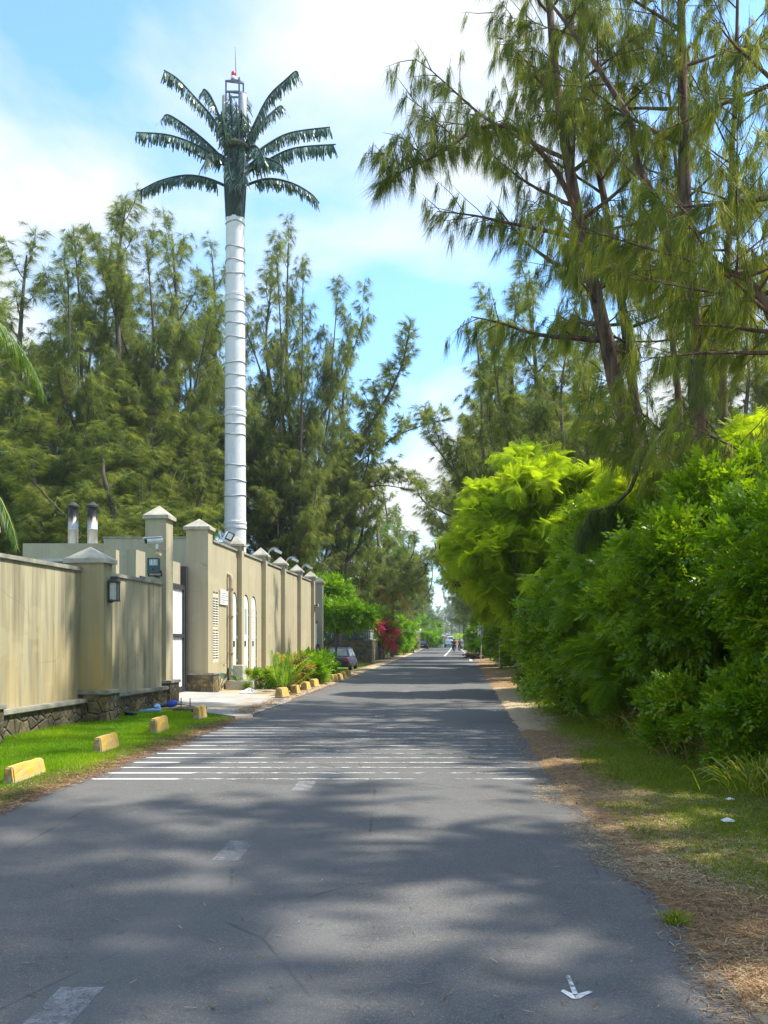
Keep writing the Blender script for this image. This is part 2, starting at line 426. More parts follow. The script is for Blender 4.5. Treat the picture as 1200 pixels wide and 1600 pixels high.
M['lawn'] = fmat('lawn_blades', [(0.0, (0.10, 0.25, 0.006)), (0.5, (0.20, 0.38, 0.008)), (1.0, (0.36, 0.50, 0.015))], 0.5, 0.5, 0.25)
M['verge'] = fmat('verge_blades', [(0.0, (0.10, 0.20, 0.008)), (0.5, (0.25, 0.33, 0.016)), (0.8, (0.38, 0.36, 0.06)), (1.0, (0.52, 0.43, 0.20))], 0.5, 0.6, 0.2)
M['litter'] = fmat('fallen_needles', [(0.0, (0.13, 0.065, 0.035)), (0.45, (0.29, 0.175, 0.09)), (0.8, (0.46, 0.35, 0.19)), (1.0, (0.60, 0.51, 0.33))], 0.1, 0.8, 0.1)
M['pink'] = fmat('pink_bracts', [(0.0, (0.65, 0.02, 0.12)), (1.0, (0.90, 0.12, 0.34))], 0.6)
M['white_flower'] = fmat('white_petals', [(0.0, (0.70, 0.68, 0.60)), (1.0, (0.82, 0.82, 0.80))], 0.3)
M['lilac'] = fmat('lilac_petals', [(0.0, (0.40, 0.25, 0.42)), (1.0, (0.68, 0.58, 0.66))], 0.3)
M['croton'] = fmat('croton_leaves', [(0.0, (0.10, 0.05, 0.07)), (0.3, (0.10, 0.20, 0.02)), (0.55, (0.48, 0.22, 0.05)), (0.75, (0.60, 0.42, 0.06)), (1.0, (0.24, 0.07, 0.14))], 0.35)
CLX, CLY, EXPO, HZ = 3.1, 1.7, 1.28, 0.00032
# ---------------------------------------------------------------- ground and road
def frange(a, b, s):
    n = int(round((b - a) / s)); return [a + (b - a) * i / n for i in range(n)]
YS = frange(-30, 2, 1.5) + frange(2, 14, 0.06) + frange(14, 32, 0.14) + frange(32, 100, 0.6) + frange(100, 600, 6) + frange(600, 3000, 200) + [3000.0]
DS = [0, .08, .16, .24, .32, .42, .55, .7, .9, 1.15, 1.45, 1.8, 2.2, 2.7, 3.3, 4, 5, 7, 10, 16, 28, 50, 90, 180, 420, 1200]
def build_ground():
    vs, fs, gr, sa = [], [], [], []
    nd = len(DS); nc = nd * 2 + 2
    for Y in YS:
        l, r = xl(Y), xr(Y)
        cols = [(l - d, 'L', d) for d in reversed(DS)] + [(l + .25, 'M', 0), (r - .25, 'M', 0)] + [(r + d, 'R', d) for d in DS]
        for X, side, d in cols:
            vs.append((X, Y, gz(X, Y) if side != 'M' else zr(Y) - .05))
            g, s = 0.0, 0.0
            if side == 'L':
                if Y < 19.6: g = smooth(.22, .55, d) * 1.15
                elif Y < 43: s = .85; g = .0
                else:
                    s = .6 * smooth(1.6, .6, d); g = smooth(.9, 2.2, d) * .8
                if Y < 43 and d > 6: g = .8
            elif side == 'R':
                n = nz(X, Y, .55)
                g = smooth(.55, 1.3, d) * .66 + n * .25
                if Y < 8.5: g = smooth(.8, 1.8, d + (Y - 6) * .25) * .74 + n * .2
                s = .75 * smooth(14, 18, Y) * smooth(34, 28, Y) * smooth(1.5, .7, d)
                s += .5 * smooth(8, 8.6, Y) * smooth(10.2, 9.4, Y) * smooth(1.5, .8, d)
                s += .45 * smooth(5.5, 4.2, Y)
                if d < .2: g = 0
                if Y > 34: g *= .7
                g *= smooth(5.0, 3.4, d) if Y < 60 else 1
            gr.append(g); sa.append(s)
    for j in range(len(YS) - 1):
        for i in range(nc - 1):
            a = j * nc + i
            fs.append((a, a + 1, a + nc + 1, a + nc))
    me = bpy.data.meshes.new('ground'); me.from_pydata(vs, [], fs)
    for nm, arr in (('grass', gr), ('sand', sa)):
        at_ = me.attributes.new(nm, 'FLOAT', 'POINT'); at_.data.foreach_set('value', arr)
    me.polygons.foreach_set('use_smooth', [True] * len(fs)); me.materials.append(M['ground'])
    o = bpy.data.objects.new('ground', me); COL.objects.link(o); tag(o, kind='structure')
build_ground()

def strip(name, mat, Ys, left, right, lift, nx=1):
    vs, fs = [], []
    for Y in Ys:
        a, b = left(Y), right(Y)
        for i in range(nx + 1):
            vs.append((a + (b - a) * i / nx, Y, zr(Y) + lift))
    n = nx + 1
    for j in range(len(Ys) - 1):
        for i in range(nx):
            a = j * n + i; fs.append((a, a + 1, a + n + 1, a + n))
    me = bpy.data.meshes.new(name); me.from_pydata(vs, [], fs); me.materials.append(mat)
    o = bpy.data.objects.new(name, me); COL.objects.link(o)
    return tag(o, kind='structure')
RY = frange(-30, 2, 4) + frange(2, 40, .25) + frange(40, 120, 2) + frange(120, 600, 10) + [600.0]
strip('road', M['asphalt'], RY, lambda Y: xl(Y) - .12, lambda Y: xr(Y) + .12 + .05 * nz(Y, 1, 1.3), 0.0)

def mark(name, quads, mat, solid=None):
    """quads lie on the road, one sheet 4 mm above it"""
    vs, fs = [], []
    for q in quads:
        o = len(vs)
        vs += [(x, y, zr(y) + .004) for x, y in q]; fs.append(tuple(range(o, o + len(q))))
    me = bpy.data.meshes.new(name); me.from_pydata(vs, [], fs); me.materials.append(mat)
    if solid is not None:
        a = me.attributes.new('solid', 'FLOAT', 'POINT'); a.data.foreach_set('value', solid)
    o = bpy.data.objects.new(name, me); COL.objects.link(o)
    return tag(o, kind='structure')
rng = random.Random(5)
qs, so = [], []
for k in range(14):
    y = 10.62 + .478 * k
    a, b = xl(y) + .04, xr(y) - .02 - .1 * rng.random()
    w = .041 + rng.uniform(-.006, .006); ns = 90
    brk = rng.uniform(.10, .22) if k not in (4, 6) else .32
    edge = []
    for i in range(ns + 1):
        u = i / ns; x = a + (b - a) * u
        wv = .004 * mnoise.noise(Vector((x * 5, k * 2.3, 1))) if u < brk else .026 * mnoise.noise(Vector((x * 4.2, k * 3.1, 0))) + .012 * mnoise.noise(Vector((x * 11, k * 3.1, 4)))
        edge.append((x, y + wv - w * (1 if u < brk else .66), y + wv + w * (1 if u < brk else .66), (.20 + .14 * mnoise.noise(Vector((x * 2, k, 5)))) if u < brk else .035 + .11 * mnoise.noise(Vector((x * .8, k, 9)))))
    for i in range(ns):
        e, f = edge[i], edge[i + 1]
        qs.append([(e[0], e[1]), (f[0], f[1]), (f[0], f[2]), (e[0], e[2])]); so += [e[3], f[3], f[3], e[3]]
mark('rumble_stripes', qs, M['paint_worn'], so)
def cx_(Y): return -1.175 + .087 * (Y - 7.0) + bend(Y)
qs = []
for k in range(-1, 25):
    y = 7.02 + 3.1 * k
    if y > 80: break
    qs.append([(cx_(y) - .115, y - .33), (cx_(y) + .09, y - .33), (cx_(y) + .115, y + .33), (cx_(y) - .09, y + .33)])
mark('centre_dashes', qs, M['paint_faint'])
qs = []
for i in range(40):
    y0, y1 = 92 + i * 7, 99 + i * 7
    qs.append([(cx_(y0) - .1, y0), (cx_(y0) + .1, y0), (cx_(y1) + .1, y1), (cx_(y1) - .1, y1)])
mark('centre_line', qs, M['paint_ok'])
qs = []
for i in range(26):
    y0, y1 = 70 + i * 5, 75 + i * 5
    a, b = (.32 if i < 3 else .2), .08
    qs.append([(xr(y0) - a, y0), (xr(y0) - b, y0), (xr(y1) - b, y1), (xr(y1) - a, y1)])
mark('edge_line', qs, M['paint_ok'])
# the small sprayed arrow
def G(p, y):
    Y = F * EYE / (y - HY); return (px(p, Y), Y)
qs = [[G(884, 1526), G(890, 1525), G(904, 1556), G(896, 1557)],
      [G(876, 1550), G(880, 1547), G(900, 1556), G(899, 1562), G(893, 1561)],
      [G(899, 1562), G(898, 1555), G(921, 1549), G(926, 1551), G(906, 1561)]]
qs = [list(reversed(q)) for q in qs]
mark('painted_arrow', qs, M['paint_ok'])

# driveway apron
def build_drive():
    pts = [(-2.98, 19.2), (-2.50, 24.4), (-3.4, 25.6), (-4.9, 26.9), (-6.2, 27.05), (-6.2, 22.6), (-5.2, 22.3), (-4.2, 21.1)]
    zs = [.012, .012, .05, .075, .11, .11, .085, .05]
    vs = [(x, y, z) for (x, y), z in zip(pts, zs)] + [(x, y, z - .25) for (x, y), z in zip(pts, zs)] + [(-4.2, 23.6, .06)]
    n = len(pts)
    fs = [(i, (i + 1) % n, 2 * n) for i in range(n)] + [(i, i + n, (i + 1) % n + n, (i + 1) % n) for i in range(n)]
    me = bpy.data.meshes.new('driveway'); me.from_pydata(vs, [], fs); me.materials.append(M['concrete'])
    o = bpy.data.objects.new('driveway', me); COL.objects.link(o); tag(o, kind='structure')
build_drive()
def yard():
    # concrete lip of the drain beside the driveway
    m = MB(); m.bar((-4.75, 20.75, .05), (-2.95, 18.9, .02), .45, .08)
    o = m.build('drain_kerb', M['concrete'], off=(-4, 20, 0)); tag(o, kind='structure')
yard()

# ---------------------------------------------------------------- walls
class Line:
    """a wall line: Y along it, d out towards the road"""
    def __init__(s, x0, y0, slope):
        s.x0, s.y0, s.k = x0, y0, slope
        L = math.hypot(1, slope); s.t = Vector((slope / L, 1 / L, 0)); s.n = Vector((1 / L, -slope / L, 0)); s.ang = -math.atan(slope)
    def p(s, Y, d, z):
        b = Vector((s.x0 + s.k * (Y - s.y0), Y, 0)) + s.n * d
        return Vector((b.x, b.y, z))
    def box(s, m, Y0, Y1, d0, d1, z0, z1, inset=0.0):
        b = [s.p(Y0, d0, z0), s.p(Y0, d1, z0), s.p(Y1, d1, z0), s.p(Y1, d0, z0)]
        t = [s.p(Y0 + inset, d0 + inset, z1), s.p(Y0 + inset, d1 - inset, z1), s.p(Y1 - inset, d1 - inset, z1), s.p(Y1 - inset, d0 + inset, z1)]
        # ccw from above: going d0->d1 is +X, Y0->Y1 is +Y
        return m.hexa(b, t)
    def pyramid(s, m, Y0, Y1, d0, d1, z0, th, h):
        s.box(m, Y0, Y1, d0, d1, z0, z0 + th)
        e = .012
        b = [s.p(Y0 + e, d0 + e, z0 + th), s.p(Y0 + e, d1 - e, z0 + th), s.p(Y1 - e, d1 - e, z0 + th), s.p(Y1 - e, d0 + e, z0 + th)]
        m.add(b + [s.p((Y0 + Y1) / 2, (d0 + d1) / 2, z0 + th + h)], [(0, 1, 4), (1, 2, 4), (2, 3, 4), (3, 0, 4)])
W1 = Line(-6.2, 16.0, .12)
W2 = Line(-5.3, 27.2, .08)

def near_wall():
    o3 = (-6.2, 18.3, 0)
    t = thing('boundary_wall', 'low weathered beige wall with streaked stucco on a rubble plinth beside the lawn', 'wall', o3)
    top = 3.0
    for Y0, Y1 in ((5.0, 13.25), (13.79, 17.7), (18.1, 22.05)):
        m = MB(); W1.box(m, Y0, Y1, -.25, 0, .32, top); m.build('wall_panel', M['stucco_old'], t, o3)
        m = MB(); W1.box(m, Y0, Y1, -.29, .045, top, top + .085); m.build('coping', M['coping'], t, o3, .012)
        z = .55 if Y0 < 13.5 else (.50 if Y0 < 17.9 else .52)
        m = MB(); W1.box(m, Y0, Y1, -.25, .13, -.4, z - .09); m.build('stone_plinth', M['rubble'], t, o3)
        m = MB(); W1.box(m, Y0 - .0, Y1, -.02, .20, z - .09, z); m.build('plinth_ledge', M['coping'], t, o3, .02)
    for Y0, wd in ((13.25, .54), (17.7, .40)):
        pt = 3.17 if Y0 > 15 else 3.3
        m = MB(); W1.box(m, Y0, Y0 + wd, -.24, .48, .6, pt)
        p = m.build('pillar', M['stucco_pillar'], t, o3)
        m = MB(); W1.pyramid(m, Y0 - .07, Y0 + wd + .07, -.33, .56, pt, .09, .25); m.build('pillar_cap', M['cap'], p, o3)
        m = MB(); W1.box(m, Y0 - .10, Y0 + wd + .12, -.12, .58, -.4, .58); m.build('pillar_plinth', M['rubble'], p, o3)
        m = MB(); W1.box(m, Y0 - .14, Y0 + wd + .16, -.10, .62, .58, .66); m.build('plinth_ledge', M['coping'], p, o3, .015)
near_wall()

def gate_pillar():
    o3 = (-5.5, 22.4, 0)
    t = thing('gate_pillar', 'tall square beige pillar with pyramid cap carrying the white camera by the gate', 'pillar', o3)
    x0, x1, y0, y1 = px(226, 22.2), px(259.5, 22.2), 22.2, 22.72
    L = Line(x1, y0, .09)
    m = MB(); L.box(m, y0, y1, x0 - x1, 0, .5, 4.66); m.build('shaft', M['stucco'], t, o3)
    m = MB(); L.pyramid(m, y0 - .06, y1 + .06, x0 - x1 - .06, .07, 4.66, .09, .27); m.build('pillar_cap', M['cap'], t, o3)
    m = MB(); L.box(m, y0 - .1, y1 + .1, x0 - x1 - .04, .13, -.3, .58); m.build('pillar_plinth', M['rubble'], t, o3)
    m = MB(); L.box(m, y0 - .13, y1 + .13, x0 - x1 - .04, .17, .58, .65); m.build('plinth_ledge', M['coping'], t, o3, .012)
gate_pillar()

def sliding_gate():
    o3 = (-6.0, 24.9, 0)
    t = thing('sliding_gate', 'white sheet metal gate in a dark frame closing the driveway', 'gate', o3)
    L = Line(-6.03, 27, .05)
    a, b = 22.75, 26.72
    m = MB(); L.box(m, a, b, 0, .02, .22, 3.18)
    for i in range(14):
        y = a + .2 + i * .28; L.box(m, y, y + .03, .02, .032, .26, 3.14)
    m.build('sheet_panel', M['white_metal'], t, o3)
    m = MB()
    for z0, z1 in ((.15, .27), (1.72, 1.83), (3.14, 3.28)): L.box(m, a, b, .034, .075, z0, z1)
    L.box(m, b, b + .1, -.03, .09, .12, 3.28)
    m.build('gate_frame', M['dark_metal'], t, o3)
    m = MB(); L.box(m, b + .12, b + .26, -.1, .12, .1, 3.86); m.build('gate_post', M['dark_metal'], t, o3)
    m = MB(); L.box(m, a, b + .1, -.32, -.06, 2.9, 3.95); m.build('screen_wall', M['stucco_dull'], t, o3)
sliding_gate()

def arch_prism(L, m, Yc, hw, z0, zs, d0, d1, rise):
    """door leaf with a pointed round top"""
    pts = [(-hw, z0), (hw, z0), (hw, zs)]
    for i in range(1, 12):
        a = PI * i / 12; pts.append((hw * math.cos(a), zs + rise * math.sin(a)))
    pts.append((-hw, zs))
    n = len(pts)
    A = [L.p(Yc + y, d0, z) for y, z in pts]; B = [L.p(Yc + y, d1, z) for y, z in pts]
    m.add(A + B, [tuple(range(n)), tuple(range(2 * n - 1, n - 1, -1))] + [((i + 1) % n, i, i + n, (i + 1) % n + n) for i in range(n)])

def tall_wall():
    o3 = (-5.3, 27.2, 0)
    t = thing('compound_wall', 'tall beige compound wall with pilasters, arched white doors and louvred shutters', 'wall', o3)
    L = W2; top = 4.66
    # gateside pillar
    m = MB(); L.box(m, 27.0, 27.5, -.66, .015, .62, 4.98); p = m.build('corner_pillar', M['stucco'], t, o3)
    m = MB(); L.pyramid(m, 26.93, 27.57, -.74, .09, 4.98, .09, .27); m.build('pillar_cap', M['cap'], p, o3)
    m = MB(); L.box(m, 26.90, 27.60, -.72, .20, -.3, .60); m.build('pillar_plinth', M['rubble'], p, o3)
    m = MB(); L.box(m, 26.88, 27.63, -.72, .23, .60, .66); m.build('plinth_ledge', M['coping'], p, o3, .012)
    # panels with real openings for the doors and shutters
    edges = [27.5, 30.62, 34.5, 38.35, 42.3, 46.3]
    op = {0: [(27.55, 28.22, .95, 3.15, 0), (29.95, 30.5, .35, 2.75, .5)], 1: [(31.5, 32.25, .35, 2.75, .5), (32.7, 33.45, .35, 2.75, .5)]}
    for i in range(5):
        a, b = edges[i] + (.3 if i else 0), edges[i + 1]
        m = MB(); x = a
        for (u, w, z0, z1, rise) in op.get(i, []):
            L.box(m, x, u, -.28, 0, -.3, top)
            L.box(m, u, w, -.28, 0, -.3, z0)
            if rise:
                c, hw = (u + w) / 2, (w - u) / 2; ns = 10
                for k in range(ns):
                    a0, a1 = PI - PI * k / ns, PI - PI * (k + 1) / ns
                    y0, y1 = c + hw * math.cos(a0), c + hw * math.cos(a1)
                    zz0, zz1 = z1 + rise * math.sin(a0), z1 + rise * math.sin(a1)
                    m.hexa([L.p(y0, -.28, zz0), L.p(y0, 0, zz0), L.p(y1, 0, zz1), L.p(y1, -.28, zz1)],
                           [L.p(y0, -.28, top), L.p(y0, 0, top), L.p(y1, 0, top), L.p(y1, -.28, top)])
            else:
                L.box(m, u, w, -.28, 0, z1, top)
            x = w
        L.box(m, x, b, -.28, 0, -.3, top)
        m.build('wall_panel', M['stucco'], t, o3)
        m = MB(); L.box(m, a, b, -.32, .05, top, top + .08); m.build('coping', M['coping'], t, o3, .01)
    for i, y in enumerate(edges[1:]):
        w = .30
        m = MB(); L.box(m, y, y + w, -.30, .17, -.3, 4.86); p = m.build('pilaster', M['stucco'], t, o3)
        m = MB(); L.pyramid(m, y - .09, y + w + .09, -.38, .27, 4.86, .07, .30); m.build('pilaster_cap', M['cap'], p, o3)
    # shutters
    m = MB(); L.box(m, 27.55, 28.22, -.12, -.08, .95, 3.15)
    sh = m.build('shutter', M['cream'], t, o3)
    m = MB()
    for y0, y1 in ((27.58, 27.86), (27.90, 28.19)):
        for z0, z1 in ((1.12, 1.96), (2.10, 2.95)):
            n = 11
            for k in range(n):
                z = z0 + (z1 - z0) * (k + .5) / n
                m.hexa([L.p(y0, -.05, z - .020), L.p(y0, .02, z - .045), L.p(y1, .02, z - .045), L.p(y1, -.05, z - .020)],
                       [L.p(y0, -.05, z + .000), L.p(y0, .02, z - .020), L.p(y1, .02, z - .020), L.p(y1, -.05, z + .000)])
    m.build('louvre', M['white_wood'], sh, o3)
    m = MB()
    for y0, y1 in ((27.58, 27.86), (27.90, 28.19)):
        for z0, z1 in ((1.12, 1.96), (2.10, 2.95)): L.box(m, y0, y1, -.078, -.07, z0, z1)
    m.build('louvre_gap_shade', M['dark_metal'], sh, o3)  # dark sheets behind the slats, painting the shade of the gaps
    m = MB()
    for y in (27.55, 27.86, 28.18): L.box(m, y, y + .04, -.065, .008, .95, 3.15)
    for z in (.95, 1.97, 2.97): L.box(m, 27.59, 28.18, -.065, .002, z, z + .12)
    m.build('shutter_frame', M['cream'], sh, o3)
    # arched doors, standing slightly open towards the road
    for (yc, hw, win) in ((30.22, .26, False), (31.87, .36, True), (33.07, .36, False)):
        m = MB(); arch_prism(L, m, yc, hw, .36, 2.74, -.05, .012, .48)
        d = m.build('arched_door', M['white_wood'], t, o3)
        m = MB()
        for z in (.9, 1.7, 2.5): L.box(m, yc + hw - .02, yc + hw + .035, .014, .05, z, z + .10)
        m.build('hinge', M['grey_metal'], d, o3)
        m = MB(); L.box(m, yc - hw * .6, yc - hw * .45, .014, .06, 1.42, 1.62); m.build('door_handle', M['dark_metal'], d, o3)
        if win:
            m = MB(); L.box(m, yc - .2, yc + .12, .012, .018, 1.85, 2.75); m.build('door_pane', M['lens'], d, o3)
        if hw > .3 and not win:
            m = MB()
            for k in range(26): L.box(m, yc - hw + .08, yc + hw - .08, .012, .024, .5 + k * .09, .55 + k * .09)
            m.build('door_slats', M['white_wood'], d, o3)
        m = MB()
        hw2 = hw + .0
        hw2 += .02
        for k in range(9):
            a0, a1 = PI * k / 16, PI * (k + 1) / 16
            p0 = L.p(yc + hw2 * math.cos(a0), .01, 2.74 + .50 * math.sin(a0)); p1 = L.p(yc + hw2 * math.cos(a1), .01, 2.74 + .50 * math.sin(a1))
            m.bar(p0, p1, .035, .05)
        m.bar(L.p(yc + hw2, .01, .36), L.p(yc + hw2, .01, 2.74), .06, .05)
        m.build('door_frame', M['dark_metal'], d, o3)
    # notice board, downpipe, footing
    m = MB(); L.box(m, 28.30, 29.20, .002, .05, 2.78, 3.24); nb = m.build('notice_board', M['white_plastic'], t, o3)
    m = MB()
    for k in range(5):
        e = [.82, .9, .7, .86, .5][k]
        L.box(m, 28.38, 28.38 + .9 * e, .05, .053, 3.13 - k * .07, 3.15 - k * .07)
    m.build('notice_text', M['grey_metal'], nb, o3)
    m = MB()
    path = [L.p(29.33, -.1, 3.74), L.p(29.33, .03, 3.80), L.p(29.33, .11, 3.74), L.p(29.33, .12, 3.6), L.p(29.33, .12, .45)]
    m.tube(path, .075, 10)
    m.build('downpipe', M['pipe'], t, o3)
    m = MB()
    for z in (1.2, 2.4, 3.3): L.box(m, 29.24, 29.42, 0, .21, z, z + .04)
    m.build('pipe_bracket', M['pipe'], t, o3)
    m = MB(); L.box(m, 28.9, 29.95, .05, .95, -.2, .33); m.build('concrete_footing', M['block_concrete'], t, o3, .015)
    m = MB(); L.box(m, 29.35, 29.95, .05, .50, .33, .82); m.build('footing_step', M['block_concrete'], t, o3, .015)
    m = MB(); L.box(m, 30.1, 33.8, .02, .34, -.2, .30); m.build('door_step', M['rubble'], t, o3)
tall_wall()

def end_pillar():
    o3 = (-3.6, 48.6, -.25)
    t = thing('gate_pillar', 'square beige pillar with a shaded face standing behind the far end of the tall wall', 'pillar', o3)
    x0, x1, Y = px(491.5, 49.5), px(503.5, 49.5), 49.5
    L = Line(x1, Y, .09)
    m = MB(); L.box(m, Y, Y + .5, x0 - x1, 0, -.6, pz(911, Y)); m.build('shaft', M['stucco_dull'], t, o3)
    m = MB(); L.pyramid(m, Y - .07, Y + .57, x0 - x1 - .07, .07, pz(911, Y), .09, .26); m.build('pillar_cap', M['cap'], t, o3)
    o3 = (-3.75, 48.4, -.25)
    t = thing('side_gate', 'narrow white gate leaf with a dark latch box beyond the tall wall', 'gate', o3)
    m = MB(); L2 = Line(px(493, 48.6), 48.6, .08)
    L2.box(m, 48.0, 49.2, -.05, 0, -.25, 2.55); m.build('gate_leaf', M['white_metal'], t, o3)
    m = MB(); L2.box(m, 49.2, 49.3, -.06, .02, -.25, 2.7); L2.box(m, 48.0, 49.2, 0, .03, 1.2, 1.3); m.build('gate_frame', M['dark_metal'], t, o3)
    m = MB(); L2.box(m, 48.9, 49.25, 0, .16, 1.05, 1.42); m.build('latch_box', M['dark_metal'], t, o3)
end_pillar()
def small_cam():
    p = at(488, 946, 46.6) + Vector((.25, -.15, 0))
    t = thing('security_camera', 'tiny dark camera at the far end of the tall wall above the white gate', 'camera', p)
    MB().box((0, 0, 0), (.16, .30, .14)).build('housing', M['white_plastic'], t)
    MB().box((0, -.16, 0), (.12, .03, .10)).build('lens', M['black'], t)
    MB().bar((-.02, .1, -.05), (-.30, .12, -.14), .05).build('bracket', M['dark_metal'], t)
small_cam()

def annexe():
    Y = 33.0; x0, xm, x1 = px(30, Y), px(162, Y), px(305, Y)
    o3 = (xm, Y, 0)
    t = thing('flat_roofed_annexe', 'flat roofed beige outbuilding standing behind the walls under the trees', 'building', o3)
    m = MB(); m.box(((xm + x1) / 2, Y + 2.5, 2.5), (x1 - xm, 5, pz(841, Y) * 2 - 5)); m.build('wall', M['stucco_dull'], t, o3)
    m = MB(); z = pz(849, Y + .35); m.box(((x0 + xm) / 2 - .01, Y + 2.85, z / 2), (xm - x0, 5, z)); m.build('side_wing', M['stucco_dull'], t, o3)
    m = MB(); z = pz(841, Y); m.box(((xm + x1) / 2, Y + 2.5, z + .03), (x1 - xm + .06, 5.06, .06)); m.build('roof_edge', M['coping'], t, o3)
    m = MB(); m.box((px(172, 28), 28.2, 2.2), (.35, .35, 4.55)); m.build('wall_stub', M['stucco'], t, o3)
    m = MB(); b = [(px(60, 26), 26, pz(874, 26)), (px(112, 26), 26, pz(872, 26)), (px(112, 26), 30, pz(864, 26)), (px(50, 26), 30, pz(866, 26))]
    m.hexa([(x, y, z - .08) for x, y, z in b], b); m.build('low_roof', M['grey_metal'], t, o3)
    m = MB(); m.box((px(86, 28), 28.2, 1.9), (1.0, 3.4, 3.8)); m.build('low_wall', M['stucco_dull'], t, o3)
    for p, lab in ((114.5, 'left one of the two steel chimney flues, its top third black with soot'), (144.5, 'right one of the two steel chimney flues, browned below its cap')):
        Yc = 34.2; zb = pz(850, Y) - .1; ztop = pz(797, Yc)
        c = (px(p, Yc), Yc, zb)
        f = thing('chimney_flue', lab, 'chimney', c, group='steel flues on the annexe roof')
        r = 7.6 * Yc / F; h = ztop - zb
        MB().lathe([(r, 0), (r, h * .5), (r * 1.03, h * .5), (r * 1.03, h * .53), (r, h * .53), (r, h)], n=20).build('flue_pipe', M['steel_flue'], f)
        MB().lathe([(r * .8, h), (r * .8, h + .1), (r * 1.3, h + .10), (r * 1.32, h + .16), (r * .3, h + .30), (.01, h + .31)], n=20, sm=False).build('rain_cowl', M['soot'], f)
annexe()

# ---------------------------------------------------------------- things on the walls
def lantern():
    c = W1.p(17.93, .595, pz(924, 17.9))
    t = thing('wall_lantern', 'dark square wall lantern with frosted glass on the low wall beside its pillar', 'lantern', c)
    t.scale = (.82, .82, .82)
    MB().box((0, 0, .0), (.17, .17, .40)).build('glass', M['lens'], t)
    m = MB()
    for sx in (-1, 1):
        for sy in (-1, 1): m.box((sx * .095, sy * .095, 0), (.025, .025, .44))
    m.box((0, 0, -.23), (.24, .24, .035)); m.box((0, 0, .22), (.24, .24, .03))
    m.build('cage', M['dark_metal'], t)
    m = MB(); m.box((0, 0, .27), (.27, .27, .08), top=.45); m.box((0, 0, .335), (.15, .15, .05)); m.build('hood', M['dark_metal'], t)
    m = MB(); m.bar((-.02, 0, -.24), (-.10, 0, -.26), .04, .05); m.box((-.105, 0, -.1), (.02, .10, .36)); m.build('bracket', M['dark_metal'], t)
lantern()
def cctv():
    Y = 21.75; c = at(240, 845, Y)
    t = thing('security_camera', 'white bullet security camera on a yellow arm at the tall gate pillar', 'camera', c)
    d = Vector((-.82, -.55, -.12)).normalized(); u = d.cross(Vector((0, 0, 1))).normalized(); v = u.cross(d)
    Mx = Matrix((u, v, d)).transposed()
    MB().lathe([(.062, -.22), (.068, -.20), (.068, .18)], n=14, M=Mx).build('housing', M['white_plastic'], t)
    MB().lathe([(.060, .18), (.058, .21), (.05, .215)], n=14, M=Mx).build('lens', M['black'], t)
    m = MB(); m.add([v * .08 + u * s * .07 + d * q for s in (-1, 1) for q in (-.22, .24)], [(0, 1, 3, 2)])
    m.hexa([u * -.065 + v * .069 + d * -.2, u * .065 + v * .069 + d * -.2, u * .065 + v * .069 + d * .24, u * -.065 + v * .069 + d * .24],
           [u * -.045 + v * .095 + d * -.2, u * .045 + v * .095 + d * -.2, u * .045 + v * .095 + d * .24, u * -.045 + v * .095 + d * .24])
    m.build('sunshield', M['white_plastic'], t)
    MB().box((.07, .06, -.13), (.06, .07, .13)).build('joint', M['white_plastic'], t)
    MB().bar((.07, .08, -.16), (.06, .10, -.52), .05).build('arm', pmat('yellowed_arm', (.50, .38, .12), None, 5, .6), t)
    MB().box((.065, .22, -.3), (.05, .36, .06)).build('wall_mount', M['cream'], t)
cctv()
def floodlight_box():
    Y = 21.7; c = at(241, 884, Y)
    t = thing('floodlight', 'square green grey floodlight with two tubes fixed to the tall gate pillar', 'floodlight', c)
    m = MB(); m.box((0, 0, 0), (.27, .14, .37)); m.build('case', M['green_case'], t, bevel=.015)
    m = MB()
    for s in (-1, 1): m.box((s * .13, -.085, .0), (.03, .04, .36))
    m.box((0, -.085, .17), (.23, .04, .03)); m.box((0, -.085, -.10), (.23, .04, .16)); m.build('rim', M['green_case'], t)
    MB().box((0, -.074, .075), (.21, .02, .15)).build('window', M['lens'], t)
    for s in (-1, 1):
        MB().tube([(s * .045, -.088, .02), (s * .045, -.088, .14)], .014, 8).build('lamp_tube', M['white_plastic'], t)
    MB().box((0, -.108, -.10), (.05, .008, .04)).build('badge', M['black'], t)
    m = MB(); m.bar((-.16, 0, -.12), (-.16, .1, -.24), .03); m.bar((.16, 0, -.12), (.16, .1, -.24), .03); m.bar((-.17, .1, -.24), (.17, .1, -.24), .03); m.bar((0, .1, -.24), (0, .45, -.25), .05)
    m.build('yoke', M['dark_metal'], t)
floodlight_box()
